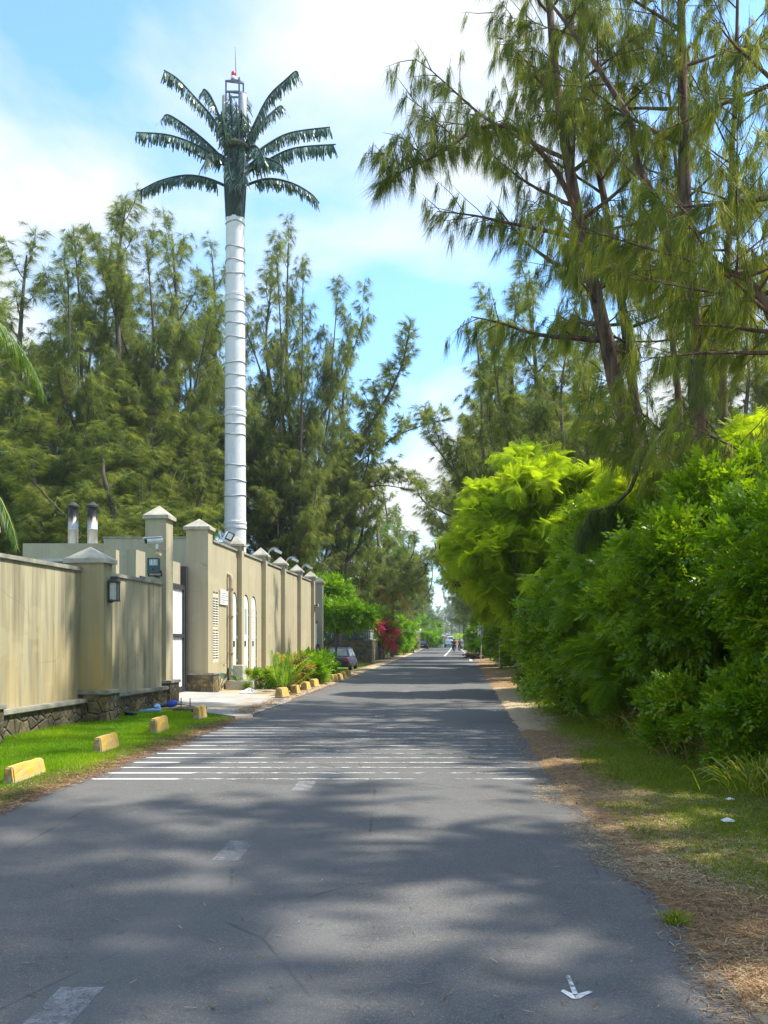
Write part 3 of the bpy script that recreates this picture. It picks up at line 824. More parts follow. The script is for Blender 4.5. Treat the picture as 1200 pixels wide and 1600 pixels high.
def wall_flood(p, y, Y, s, lab, first):
    c = W2.p(Y, -.12, 4.74)
    t = thing('floodlight', lab, 'floodlight', c, group='floodlights along the tall wall')
    if first:
        # square LED flood leaning over towards the road
        Mr = Matrix.Rotation(R(25), 3, 'Y') @ Matrix.Rotation(R(-12), 3, 'X')
        m = MB(); m.box((0, 0, .30), (.26, .34, .36)); m.v = [tuple(Mr @ Vector(q)) for q in m.v]; m.build('case', M['white_plastic'], t, bevel=.04)
        m = MB(); m.box((.06, -.19, .32), (.24, .03, .28)); m.v = [tuple(Mr @ Vector(q)) for q in m.v]; m.build('rim', M['black'], t)
        m = MB(); m.box((.06, -.21, .32), (.17, .012, .20)); m.v = [tuple(Mr @ Vector(q)) for q in m.v]; m.build('window', M['lens'], t)
        MB().bar((0, 0, -.05), (0, 0, .16), .07).build('stand', M['grey_metal'], t)
    else:
        m = MB()
        n = 8; prof = []
        for i in range(n + 1):
            a = R(200 - 150 * i / n); prof.append((.26 + .30 * math.cos(a), .32 + .30 * math.sin(a)))
        for i in range(n):
            (xa, za), (xb, zb) = prof[i], prof[i + 1]
            m.hexa([(xa, -.12, za), (xb, -.12, zb), (xb, .12, zb), (xa, .12, za)], [(xa * .93 - .02, -.12, za + .05), (xb * .93 - .02, -.12, zb + .05), (xb * .93 - .02, .12, zb + .05), (xa * .93 - .02, .12, za + .05)])
        m.build('curved_hood', M['grey_metal'], t)
        MB().box((.36, 0, .52), (.30, .22, .10), ry=R(25)).build('lamp_head', M['white_plastic'], t)
        MB().bar((0, 0, -.05), (0.0, 0, .30), .05).build('stand', M['grey_metal'], t)
wall_flood(350, 838, 29.4, 1, 'square white floodlight with a black rim on top of the tall wall near the mast', True)
wall_flood(430, 873, 36.5, 1, 'curved metal floodlight on the tall wall, nearest of the three curved ones', False)
wall_flood(456, 887, 40.4, 1, 'curved metal floodlight on the tall wall, middle of the three curved ones', False)
wall_flood(480, 897, 44.4, 1, 'curved metal floodlight on the tall wall, farthest of the three curved ones', False)

# ---------------------------------------------------------------- yellow kerb blocks
def block_mesh(w, h, l):
    m = MB(); m.box((0, 0, h / 2), (w, l, h))
    m.v = [(x * (.62 if z > h * .5 else 1), y * (.97 if z > h * .5 else 1), z) for x, y, z in m.v]
    m.box((0, 0, -.06), (w * .98, l * .985, .12))
    return m
b0 = None
near = [(28, 8, 1230, .85, 'large faded yellow kerb block on the lawn, nearest to the camera, one end grey'),
        (163, 148, 1182, .74, 'bright yellow kerb block on the lawn beside the rumble stripes, second from the camera'),
        (249, 235, 1151, .72, 'yellow kerb block with a dark brown end on the lawn, third from the camera'),
        (314.5, 303, 1128.5, .62, 'yellow kerb block at the driveway corner where the lawn ends')]
far = [(436, 1092.7, 'yellow kerb block at the near end of the planted bed'), (457, 1086, 'second yellow kerb block along the planted bed, greyish front'),
       (474, 1080, 'third yellow kerb block along the planted bed'), (487, 1075, 'fourth and tallest looking yellow kerb block along the planted bed'),
       (498, 1069.8, 'fifth yellow kerb block along the planted bed'), (507.5, 1067.5, 'sixth yellow kerb block, small and pale, along the planted bed'),
       (517.5, 1066.3, 'seventh yellow kerb block, long and low, along the planted bed'), (527.5, 1064, 'eighth yellow kerb block along the planted bed'),
       (534.5, 1061, 'ninth yellow kerb block along the planted bed'), (540.7, 1057.6, 'farthest yellow kerb block in front of the parked blue car')]
proto = block_mesh(.26, .27, .8).build('kerb_block', M['kerb'], bevel=.022)
def roughen(o, cuts, amp, sc):
    bm = bmesh.new(); bm.from_mesh(o.data)
    bmesh.ops.triangulate(bm, faces=bm.faces)
    bmesh.ops.subdivide_edges(bm, edges=[e for e in bm.edges if e.calc_length() > .06], cuts=cuts, use_grid_fill=True)
    for v_ in bm.verts:
        q = v_.co * sc; v_.co += v_.normal * amp * (mnoise.noise(q) + .6 * min(0, mnoise.noise(q * 2.7) + .15))
    bm.to_mesh(o.data); bm.free()
roughen(proto, 5, .012, 9.0)
first = True
def put_block(X, Y, ang, s, lab):
    global first
    o = proto if first else proto.copy()
    if not first: COL.objects.link(o)
    first = False
    o.location = (X, Y, gz(X, Y) - .005); o.rotation_euler = (0, 0, ang); o.scale = s
    tag(o, lab, 'kerb block', 'yellow kerb blocks beside the road')
for (pr, pl, y, ln, lab) in near:
    Y = F * EYE / (y - HY); Xr = px(pr, Y)
    w = (pr - pl) * Y / F
    put_block(Xr - w / 2 - .02, Y + ln / 2, R(-3), (w / .26 * 1.08, ln / .8, (27 if y == 1230 else 25) * Y / F / .27 if y > 1160 else 1.0), lab)
for i, (p, y, lab) in enumerate(far):
    Y = F * EYE / (y - HY)
    put_block(px(p, Y) + .05, Y + .3, R([-14, -4, -8, -12, -6, 4, -18, -10, -8, -10][i]), (.95, .72, 1.02), lab)

# ---------------------------------------------------------------- rubbish by the driveway
def drain_things():
    c = at(204, 1122, 18.9); c.z = gz(c.x, c.y)
    t = thing('drain_cover', 'tilted green drain lid lying on the lawn below the low wall', 'cover', c, .3)
    MB().box((0, 0, .07), (.28, .34, .03), rx=R(-8), ry=R(10)).build('lid', M['green_case'], t, bevel=.006)
    MB().box((0, .05, .02), (.22, .24, .08)).build('box', M['black'], t)
    def G2(p, y):
        Y = F * EYE / (y - HY); X = px(p, Y); return Vector((X, Y, gz(X, Y)))
    s = G2(263, 1119)
    o = MB().box((0, 0, .045), (.62, .30, .10), rz=.1).build('stone_slab', M['coping'], off=s, bevel=.02); o.location = s
    tag(o, 'flat grey stone slab on the ground in front of the drain pipes', 'slab')
    s = G2(292, 1115)
    o = MB().box((0, 0, .05), (.55, .34, .10), rz=-.2, rx=.1).build('stone_slab', M['rubble'], bevel=.02); o.location = s
    tag(o, 'rough brown stone slab tipped against the drain by the driveway', 'slab')
    a, b = G2(245, 1112), G2(268, 1110)
    m = MB(); m.tube([(0, 0, .09), tuple(b - a + Vector((0, 0, .10)))], .055, 10)
    o = m.build('drain_pipe', M['dark_metal']); o.location = a; tag(o, 'short dark pipe lying between two blue ends by the wall', 'pipe')
    cb = pmat('blue_plastic', (.03, .07, .50), (.05, .12, .6), 8, .3)
    cl = pmat('pale_blue_plastic', (.16, .35, .62), (.25, .42, .66), 8, .3)
    o = MB().lathe([(.05, 0), (.075, .02), (.08, .14), (.06, .2), (.03, .23)], n=12, M=Matrix.Rotation(R(80), 3, 'Y')).build('plastic_bottle', cb); o.location = G2(262, 1110.5) + Vector((0, 0, .10)); tag(o, 'dark blue plastic bottle lying at the end of the dark pipe', 'bottle')
    o = MB().lathe([(.04, 0), (.07, .03), (.075, .12), (.05, .17)], n=12, M=Matrix.Rotation(R(50), 3, 'X')).build('plastic_cup', cl); o.location = G2(247, 1115.5) + Vector((0, 0, .05)); tag(o, 'pale blue plastic cup lying before the dark pipe', 'cup')
    m = MB(); r_ = random.Random(3)
    pts = [Vector((-.25 + .5 * i / 5 + r_.uniform(-.03, .03), r_.uniform(-.06, .06), .03 + r_.uniform(0, .04))) for i in range(6)]
    m.tube(pts, [.02, .04, .05, .045, .03, .01], 7)
    o = m.build('plastic_bag', cl); o.location = G2(236, 1117); tag(o, 'crumpled pale blue plastic bag on the lawn beside the drain pipe', 'bag')
    m = MB(); q = [G2(300, 1119), G2(312, 1117), G2(322, 1113)]
    m.tube([tuple(x - q[0] + Vector((0, 0, .06))) for x in q], .02, 7)
    o = m.build('hose', M['black']); o.location = q[0]; tag(o, 'thin black hose curling past the drain towards the driveway', 'hose')
    for p, y, lab in ((283, 1113, 'thin rusty steel pin standing behind the stone slabs'), (297, 1113, 'thin rusty steel pin nearest to the driveway kerb')):
        o = MB().tube([(0, 0, 0), (0, 0, .28)], .012, 6).build('steel_pin', M['dark_metal']); o.location = G2(p, y); tag(o, lab, 'pin', 'steel pins by the drain')
    # litter
    wm = M['white_plastic']
    for p, y, sz, lab in ((1138, 1300, .065, 'crumpled white paper on the grass at the right, nearer of the two'), (1141, 1266, .05, 'crumpled white paper on the grass at the right, farther of the two'), (389, 1085, .33, 'flattened white sheet lying on the sandy bed'), (349, 1079, .10, 'crumpled blue wrapper beside the concrete footing')):
        m = MB(); r_ = random.Random(int(p)); n = 10; vs = [(0, 0, sz * .5)]
        for ring in range(1, 4):
            for k in range(n):
                a = 2 * PI * k / n; rr = sz * ring / 3 * r_.uniform(.75, 1.2)
                vs.append((rr * math.cos(a), rr * math.sin(a), sz * (.45 - .15 * ring) * r_.uniform(.2, 1.5) + .01))
        fs = [(0, 1 + k, 1 + (k + 1) % n) for k in range(n)]
        for ring in range(2):
            for k in range(n):
                a, b = 1 + ring * n + k, 1 + ring * n + (k + 1) % n; fs.append((a, a + n, b + n, b))
        m.add(vs, fs); o = m.build('litter_paper', cl if p == 349 else wm); o.location = G2(p, y) + Vector((0, 0, .01)); tag(o, lab, 'litter')
drain_things()

# ---------------------------------------------------------------- palm shaped mast
def mast():
    Y = 45.0; X = px(367.5, Y); base = Vector((X, Y, 0))
    t = thing('palm_mast', 'tall white ringed telecom mast disguised as a palm tree with dark green artificial fronds', 'mast', base)
    z0, z1 = -.2, pz(342, Y)
    def rad(z): return (17.8 - 3.4 * (z / z1)) * Y / F
    prof = [(rad(z0 + (z1 - z0) * i / 24), z0 + (z1 - z0) * i / 24) for i in range(25)]
    MB().lathe(prof, n=32).build('white_trunk', M['mast'], t)
    ys = [62, 178, 240, 298, 405, 475, 530, 592, 708, 768, 828, 935, 990, 1040, 1183, 1250, 1323, 1455]
    rr = random.Random(9)
    rings = MB()
    for q in ys:
        z = pz(330 + q / 2.963, Y); r = rad(z)
        if q in (405, 935, 1455):
            m = MB(); m.lathe([(r * 1.0, z - .20), (r * 1.07, z - .18), (r * 1.07, z - .06), (r * 1.03, z - .05), (r * 1.03, z + .05), (r * 1.07, z + .06), (r * 1.07, z + .18), (r, z + .2)], n=32, sm=False)
            m.build('joint_flange', M['mast_flange'], t)
        else:
            tilt = Matrix.Rotation(rr.uniform(-.06, .06), 3, 'X') @ Matrix.Rotation(rr.uniform(-.07, .07), 3, 'Y')
            m = MB()
            pts = []
            for k in range(25):
                a = 2 * PI * k / 24; v = tilt @ Vector((math.cos(a), math.sin(a), 0)); pts.append(Vector((v.x * r * 1.015, v.y * r * 1.015, z + v.z * r + .03 * math.sin(3 * a + q))))
            m.tube(pts, .035, 6, cap=False); m.build('ring_band', M['mast_ring'], t)
    zc = pz(258, Y)
    m = MB(); n = 30; vs, fs = [], []
    prof = [(rad(z1) * 1.02, z1 - .05), (rad(z1) * 1.04, z1 + .6), (rad(z1) * 1.10, z1 + 1.3), (rad(z1) * 1.18, z1 + 1.9), (rad(z1) * 1.1, zc), (rad(z1) * .8, zc + .7)]
    for i, (r, z) in enumerate(prof):
        for k in range(n):
            a = 2 * PI * k / n; q = r * (1 + .06 * math.sin(k * 5.1 + i) + .03 * rr.uniform(-1, 1)); vs.append((q * math.cos(a), q * math.sin(a), z + (.15 * rr.uniform(-1, 1) if 0 < i < 5 else 0)))
    for i in range(len(prof) - 1):
        for k in range(n): fs.append((i * n + k, i * n + (k + 1) % n, (i + 1) * n + (k + 1) % n, (i + 1) * n + k))
    m.add(vs, fs); m.build('bark_collar', M['bark_green'], t)
    m = MB(); m.lathe([(.05, pz(229, Y) - .1), (.62, pz(229, Y) - .05), (.66, pz(229, Y)), (.62, pz(229, Y) + .06), (.05, pz(229, Y) + .1)], n=20); m.build('platform', pmat('mast_platform', (.16, .17, .10), None, 5, .7), t)
    # antenna cage
    def Q(cx, cy, dy=0.0):
        p = at(330 + cx / 8.0, 90 + cy / 8.0, Y + dy) - base; return p
    m = MB()
    w = .075
    for (a, b) in (((185, 290), (185, 760)), ((350, 250), (350, 1080)), ((402, 320), (402, 480))):
        dy = {185: .1, 350: -.45, 402: .4}[a[0]]
        m.bar(Q(*a, dy), Q(*b, dy), w)
    m.bar(Q(180, 292, .1), Q(350, 285, -.45), w); m.bar(Q(350, 285, -.45), Q(402, 322, .4), w); m.bar(Q(180, 292, .1), Q(402, 322, .4), w)
    m.bar(Q(185, 425, .1), Q(350, 425, -.45), w); m.bar(Q(350, 425, -.45), Q(430, 450, .4), w); m.bar(Q(185, 425, .1), Q(430, 450, .4), w)
    m.bar(Q(250, 495, .1), Q(350, 495, -.45), w); m.bar(Q(180, 830, .1), Q(350, 825, -.45), w * .6); m.bar(Q(240, 950, -.2), Q(490, 985, -.2), w * .6)
    m.bar(Q(390, 810, -.2), Q(390, 1090, -.2), .12)
    m.build('antenna_cage', M['cage'], t)
    m = MB()
    c = Q(400, 460, -.2); d = Q(400, 815, -.2); r = 5.0 * Y / F
    m.lathe([(r * .8, d.z), (r, d.z + .05), (r, c.z - .05), (r * .8, c.z)], c=(c.x, c.y, 0), n=16); m.build('antenna_drum', pmat('antenna_grey', (.66, .67, .68), (.56, .58, .6), 4, .5), t)
    m = MB(); c = Q(165, 480, .5); d = Q(160, 790, .5); m.lathe([(r * .7, d.z), (r * .8, d.z + .05), (r * .8, c.z - .05), (r * .7, c.z)], c=(c.x, c.y, 0), n=16); m.build('antenna_drum', pmat('antenna_tan', (.55, .50, .44), None, 4, .5), t)
    c = Q(278, 210, -.1); m = MB(); m.lathe([(.07, -.12), (.11, -.11), (.11, .08), (.08, .13), (.02, .15)], c=c, n=14); m.build('beacon', M['red_lamp'], t)
    m = MB(); m.lathe([(.13, -.25), (.15, -.14), (.10, -.12)], c=c, n=14); m.bar(c + Vector((.05, 0, -.22)), Q(320, 285, -.3), .1); m.build('beacon_base', M['white_plastic'], t)
    m = MB(); m.tube([Q(312, 285, -.1), Q(306, 100, -.1), Q(298, -135, -.1)], [.028, .022, .01], 6); m.build('whip_antenna', M['cage'], t)
    # fronds, drawn from the picture as real arcs with a depth of their own
    def C(cx, cy): return 190 + cx / 3.333, 60 + cy / 3.333
    fr = [([(560, 590), (480, 425), (370, 295), (290, 210), (220, 165)], -.6, .42), ([(560, 560), (505, 400), (465, 305), (432, 266), (418, 285)], 1.2, .40),
          ([(555, 655), (440, 540), (330, 452), (240, 398), (212, 425)], 1.6, .42), ([(560, 680), (420, 572), (250, 505), (75, 490)], -1.0, .44),
          ([(545, 770), (440, 728), (330, 714), (200, 742), (92, 795)], .8, .42), ([(635, 580), (700, 430), (770, 300), (860, 212), (908, 172), (922, 195)], -.5, .42),
          ([(635, 570), (715, 455), (780, 390), (828, 352), (846, 375)], 1.4, .40), ([(640, 650), (750, 560), (880, 492), (1085, 462)], 1.0, .42),
          ([(640, 710), (760, 635), (900, 572), (1115, 552)], -1.1, .46), ([(645, 765), (760, 732), (880, 752), (980, 805), (1030, 858)], .4, .42),
          ([(600, 590), (630, 570), (640, 640), (632, 750)], -1.6, .50), ([(640, 680), (720, 625), (800, 640), (842, 672)], -1.7, .42),
          ([(585, 560), (575, 450), (568, 350), (560, 278)], -.2, .55), ([(600, 560), (625, 430), (650, 330), (655, 310)], 1.2, .42),
          ([(590, 600), (550, 560), (530, 470), (520, 380)], -1.0, .42), ([(600, 590), (605, 480), (600, 380), (596, 330)], .6, .5),
          ([(600, 560), (612, 480), (625, 420), (622, 372)], -1.0, .5), ([(575, 560), (552, 470), (540, 390), (545, 330)], .6, .5), ([(640, 600), (690, 560), (730, 600), (745, 650)], -1.9, .45),
          ([(560, 640), (500, 600), (455, 610), (425, 665)], -1.5, .45), ([(600, 620), (585, 640), (590, 690), (600, 760)], -1.4, .5), ([(655, 620), (655, 560), (662, 470), (655, 400)], .5, .45),
          ([(575, 600), (560, 600), (560, 680), (575, 740)], -1.3, .45)]
    for i, (pts, dep, ll) in enumerate(fr):
        P = []
        n0 = len(pts) - 1
        for j, (cx, cy) in enumerate(pts):
            a, b = C(cx, cy); P.append(at(a, b, Y + dep * (j / n0)) - base)
        # dense path
        path = []
        for j in range(n0):
            p0, p1, p2, p3 = P[max(j - 1, 0)], P[j], P[j + 1], P[min(j + 2, n0)]
            for s in range(8):
                u = s / 8; path.append(.5 * ((2 * p1) + (p2 - p0) * u + (2 * p0 - 5 * p1 + 4 * p2 - p3) * u * u + (3 * p1 - p0 - 3 * p2 + p3) * u ** 3))
        path.append(P[-1])
        m = MB(); k = len(path); m.tube(path, [.075 - .045 * j / k for j in range(k)], 6)
        f = m.build('frond', M['bark_green'], t)
        quads, hv = [], []
        q = random.Random(40 + i)
        L = sum((path[j + 1] - path[j]).length for j in range(k - 1)); step = .034
        acc = 0.0; start = .12 * L; dist = 0
        for j in range(k - 1):
            seg = path[j + 1] - path[j]; sl = seg.length; dirn = seg.normalized()
            side = dirn.cross(Vector((0, 0, 1)))
            side = side.normalized() if side.length > .15 else Vector((q.uniform(-1, 1), q.uniform(-1, 1), 0)).normalized()
            nn = max(1, int(sl / step))
            for s in range(nn):
                dd = dist + sl * s / nn
                if dd < start: continue
                if math.sin(dd * 9 + i) > .96: continue
                u = dd / L
                for sg in (-1, 1):
                    p = path[j] + seg * (s / nn)
                    ln = 1.38 * ll * (1.0 if u < .85 else 1.2 - u * .25) * q.uniform(.65, 1.15)
                    dv = (side * sg * q.uniform(.12, .75) + dirn * q.uniform(-.05, .35) + Vector((0, 0, -1.0)) + Vector((q.uniform(-.15, .15), q.uniform(-.15, .15), 0))).normalized()
                    wd = (dirn * 1.0 + Vector((q.uniform(-.5, .5), q.uniform(-.5, .5), q.uniform(-.2, .2)))).normalized() * q.uniform(.028, .05)
                    mid = p + dv * ln * .55 + side * sg * .05
                    quads.append([p - wd * .5, p + wd * .5, mid + wd, mid - wd]); quads.append([mid - wd, mid + wd, p + dv * ln + wd * .5, p + dv * ln - wd * .5])
                    h = q.random() ** 1.3; hv += [h, h]
            dist += sl
        leaf_mesh('leaflets', np.array([[list(v) for v in qd] for qd in quads]), M['fake_frond'], f, hv)
mast()
# ---------------------------------------------------------------- vegetation helpers
def unit(a):
    return a / np.maximum(np.linalg.norm(a, axis=-1, keepdims=True), 1e-9)
DOWN = np.array([0, 0, -1.0])

def needle_cloud(g, P, A, n, spread, nlen, nw, droop, body=.22):
    """tassels of needles: P points, A axes; returns triangles and hue numbers"""
    k = len(P)
    P = np.repeat(P, n, 0); A = np.repeat(A, n, 0)
    tuft = np.repeat(g.random(k), n)
    start = P + A * (g.random((k * n, 1)) * body) + g.normal(0, .03, (k * n, 3))
    d = unit(A + g.normal(0, spread, (k * n, 3)) + DOWN * droop)
    L = nlen * (.55 + .6 * g.random((k * n, 1)))
    side = unit(np.cross(d, g.normal(0, 1, (k * n, 3)))) * (nw * (.7 + .6 * g.random((k * n, 1))) * .5)
    tip = start + d * L + DOWN * (L * droop * .5)
    V = np.stack([start - side, start + side, tip], 1)
    hue = np.clip(.62 * tuft + .38 * g.random(k * n), 0, 1)
    return V, hue

def walk(rng, p, d, L, n, up=0.0, wob=.12):
    """a bent branch: start, direction, length"""
    pts = [Vector(p)]; d = Vector(d).normalized()
    for i in range(n):
        d = (d + Vector((rng.uniform(-wob, wob), rng.uniform(-wob, wob), rng.uniform(-wob, wob) + up))).normalized()
        pts.append(pts[-1] + d * (L / n))
    return pts

def interp(path, t):
    f = t * (len(path) - 1); i = min(int(f), len(path) - 2); u = f - i
    return path[i].lerp(path[i + 1], u), (path[i + 1] - path[i]).normalized()

def fac0(i, tf): return tf[i] if tf else 1.0
def casuarina(seed, trunks, r0, limbs, Rr, first, root, mat, needles=30, nlen=.42, nw=.026, spread=.38, droop=.45, elev=(.35, 1.0), upcurve=.05, bark=None, subs=9, tuftstep=.3, aim=None, r_top=.05, dens_top=1.0, twigs=True, shape=None, tf=None):
    """trunks: list of point lists (local). aim: optional function(azimuth) -> length factor"""
    rng = random.Random(seed); g = np.random.default_rng(seed)
    wood = MB(); Pt, Ax = [], []
    for ti, tr in enumerate(trunks):
        tr = [Vector(p) for p in tr]
        # smooth the trunk path
        path = []
        for j in range(len(tr) - 1):
            p0, p1, p2, p3 = tr[max(j - 1, 0)], tr[j], tr[j + 1], tr[min(j + 2, len(tr) - 1)]
            for s in range(5):
                u = s / 5; path.append(.5 * ((2 * p1) + (p2 - p0) * u + (2 * p0 - 5 * p1 + 4 * p2 - p3) * u * u + (3 * p1 - p0 - 3 * p2 + p3) * u ** 3))
        path.append(tr[-1]); k = len(path)
        rr = r0 if ti == 0 else r0 * .5 * (1 if fac0(ti, tf) > .5 else .55)
        rad = [rr * ((1 - i / k) ** .8) * (1 - r_top) + rr * r_top for i in range(k)]
        rad[0] *= 1.25
        wood.tube(path, rad, 10, wob=.06, rng=rng)
        nl = limbs if ti == 0 else int(limbs * .6); fac = (tf[ti] if tf else 1.0)
        az0 = rng.uniform(0, 6.28)
        for i in range(nl):
            t = first + (1 - first) * ((i + rng.random()) / nl) * .985
            tt = (t - first) / (1 - first)
            p, td = interp(path, t)
            az = az0 + i * 2.399 + rng.uniform(-.4, .4)
            e = elev[0] + (elev[1] - elev[0]) * tt + rng.uniform(-.18, .18)
            prof = shape(tt) if shape else (.40 + .60 * math.sin(PI * min(1, .22 + tt * .66)))
            L = fac * Rr * prof * rng.uniform(.7, 1.15) * (aim(az, tt) if aim else 1)
            d = Vector((math.cos(az) * math.cos(e), math.sin(az) * math.cos(e), math.sin(e)))
            lp = walk(rng, p, d, L, 8, up=upcurve, wob=.11)
            lr = max(.018, min(.42 * rad[min(int(t * (k - 1)), k - 1)], .028 * L))
            wood.tube(lp, [lr * (1 - .85 * j / 8) for j in range(9)], 6, cap=False)
            ns = max(3, int(subs * L / Rr * 1.1 + 2)); ncut = 1 - .35 * max(0, tt - .7) / .3
            for s in range(ns):
                u = .16 + .84 * (s + rng.random()) / ns
                q, ld_ = interp(lp, min(u, 1))
                perp = ld_.cross(Vector((rng.uniform(-1, 1), rng.uniform(-1, 1), rng.uniform(-.5, 1)))).normalized()
                a = rng.uniform(.45, 1.1)
                sdv = ld_ * math.cos(a) + perp * math.sin(a) + Vector((0, 0, .12 + .25 * tt))
                sl = (.22 * L * (1.15 - .6 * u) + .35) * rng.uniform(.7, 1.25)
                sp = walk(rng, q, sdv, sl, 4, up=-.05 + .06 * tt, wob=.14)
                if twigs: wood.tube(sp, [.014, .011, .009, .006, .003], 3, cap=False)
                nt_ = max(2, int(sl / tuftstep))
                for x in range(nt_):
                    v = (x + rng.random()) / nt_
                    c, cd = interp(sp, v)
                    Pt.append(c); Ax.append(cd * .75 + Vector((rng.uniform(-.5, .5), rng.uniform(-.5, .5), -(droop * 1.5) + (.8 * max(0, tt - .5)))))
            # plume along the outer end of the limb
            for x in range(int(L / tuftstep * .6)):
                c, cd = interp(lp, .5 + .5 * rng.random())
                Pt.append(c); Ax.append(cd + Vector((rng.uniform(-.5, .5), rng.uniform(-.5, .5), -droop * .8 + .7 * tt)))
        for x in range(int(10 * dens_top)):
            c, cd = interp(path, 1 - .12 * rng.random())
            Pt.append(c); Ax.append(cd + Vector((rng.uniform(-.6, .6), rng.uniform(-.6, .6), .1)))
    P = np.array([list(p) for p in Pt]); A = unit(np.array([list(a) for a in Ax]))
    V, h = needle_cloud(g, P, A, needles, spread, nlen, nw, droop * .35)
    wood.build('trunk', bark or M['bark_far'], root)
    leaf_mesh('crown', V, mat, root, h)
    return len(V)

def leaders(seed, H, spread, n, lean=(0, 0)):
    """a trunk that forks into several rising leaders"""
    r_ = random.Random(seed)
    main = std_trunk(seed, H, lean, .5)
    out = [main]
    a0 = r_.uniform(0, 6.28)
    for i in range(n):
        t = r_.uniform(.12, .40); f = t * 6; k = int(f); p = Vector(main[k]).lerp(Vector(main[k + 1]), f - k)
        a = a0 + i * 2.4 + r_.uniform(-.4, .4); Hh = H * r_.uniform(.55, .95); sp = spread * r_.uniform(.6, 1.1)
        pts = [p]
        for u in (.2, .45, .7, 1.0):
            q = u ** .8 + .18 * math.sin(u * 5 + i)
            pts.append(p + Vector((math.cos(a) * sp * q + r_.uniform(-.25, .25), math.sin(a) * sp * q + r_.uniform(-.25, .25), (Hh - p.z) * u)))
        out.append([tuple(x) for x in pts])
    return out

def std_trunk(seed, H, lean=(0, 0), wob=.5, n=7):
    r_ = random.Random(seed); pts = []
    for i in range(n):
        t = i / (n - 1)
        pts.append((lean[0] * t + (r_.uniform(-wob, wob) * t), lean[1] * t + r_.uniform(-wob, wob) * t, H * t - (.6 if i == 0 else 0)))
    return pts

# --- leaf templates
def frond_template(pairs=10, L=.36, pl=.11, pw=.017, droop=.45):
    q = []
    for i in range(pairs):
        u = (i + .6) / pairs; z = -droop * L * u * u; x = L * u
        ln = pl * math.sin(PI * (.18 + .75 * u)) + .02
        for s in (-1, 1):
            a = np.array([x, 0, z]); tip = np.array([x + ln * .45, s * ln, z - .25 * ln])
            w_ = np.array([pw * .5, 0, 0])
            q.append([a - w_, a + w_, tip + w_ * .7, tip - w_ * .7])
    return np.array(q)
def sprig_template(seed, n=9, L=.28, ll=.095, lw=.05):
    r_ = random.Random(seed); q = []
    for i in range(n):
        u = (i + .5) / n; p = np.array([L * u, 0, .04 * math.sin(u * 3)])
        s = 1 if i % 2 else -1
        d = np.array([.55 + r_.uniform(-.3, .3), s * (.8 + r_.uniform(-.2, .3)), r_.uniform(-.35, .45)])
        if i == n - 1: d = np.array([1, 0, .1])
        d /= np.linalg.norm(d); sd_ = np.cross(d, [0, 0, 1.0]); sd_ /= np.linalg.norm(sd_)
        up = np.cross(sd_, d) * r_.uniform(-.012, .012)
        l_, w_ = ll * r_.uniform(.7, 1.2), lw * r_.uniform(.8, 1.15)
        q.append([p, p + d * l_ * .45 + sd_ * w_ * .5 + up, p + d * l_, p + d * l_ * .45 - sd_ * w_ * .5 + up])
    return np.array(q)
def inst(g, T, P, Nrm, scale, tilt=.5, droop=0.0, up=0.0):
    """copy template T to points P, its x axis near Nrm"""
    k = len(P)
    x = unit(Nrm + g.normal(0, tilt, (k, 3)) + DOWN * droop + np.array([0, 0, up]))
    zz = unit(np.array([0, 0, 1.0]) + g.normal(0, .45, (k, 3)))
    y = unit(np.cross(zz, x)); z = np.cross(x, y)
    Fm = np.stack([x, y, z], 1)                              # k,3,3 rows are axes
    s = scale * (.5 + .95 * g.random((k, 1, 1, 1)))
    V = np.einsum('qcj,kji->kqci', T, Fm) * s + P[:, None, None, :]
    hue = np.repeat(g.random(k) * .6, T.shape[0]) + g.random(k * T.shape[0]) * .4
    return V.reshape(-1, T.shape[1], 3), hue

def shell(g, ells, n, inner=.72, bump=.28, seed=0, up_only=False):
    """points through the outer layer of a clump of ellipsoids with lumpy surface"""
    vol = np.array([(e[3] * e[4] + e[4] * e[5] + e[3] * e[5]) for e in ells]); pick = g.choice(len(ells), n, p=vol / vol.sum())
    E = np.array(ells)[pick]
    d = unit(g.normal(0, 1, (n, 3)))
    # lumps
    rs = np.random.default_rng(seed + 77); K = unit(rs.normal(0, 1, (7, 3))) * rs.uniform(3, 8, (7, 1)); ph = rs.uniform(0, 6.28, 7) 
    lump = np.sin(d @ K.T + ph + pick[:, None] * 1.7).mean(1) * 2.2
    r = (inner + (1 - inner) * g.random(n) ** .7) * (1 + bump * lump)
    P = E[:, :3] + d * r[:, None] * E[:, 3:6]
    nrm = unit(d / E[:, 3:6])
    # drop points deep inside another ellipsoid
    keep = np.ones(n, bool)
    for i, e in enumerate(ells):
        q = (P - np.array(e[:3])) / np.array(e[3:6]); keep &= ~((np.linalg.norm(q, axis=1) < .6) & (pick != i))
    return P[keep], nrm[keep]

def clumps(g, ells, n, inner=.6, bump=.3, seed=0, size=.34, per=60):
    """leaf points gathered in lumps over the outer part of the ellipsoids, each lump with its own shade of hue"""
    k = max(6, n // per)
    C, N0 = shell(g, ells, int(k * 1.25), inner, bump, seed)
    m_ = len(C); pick = g.integers(0, m_, n)
    rr = size * (.45 + 1.0 * g.random(m_) ** 1.5)[pick]
    d = unit(g.normal(0, 1, (n, 3)) + N0[pick] * .9 + np.array([0, 0, .35]))
    P = C[pick] + d * (rr * g.random(n) ** .4)[:, None] * np.array([1, 1, .72])
    return P, unit(d * .7 + N0[pick] * .8), g.random(m_)[pick]

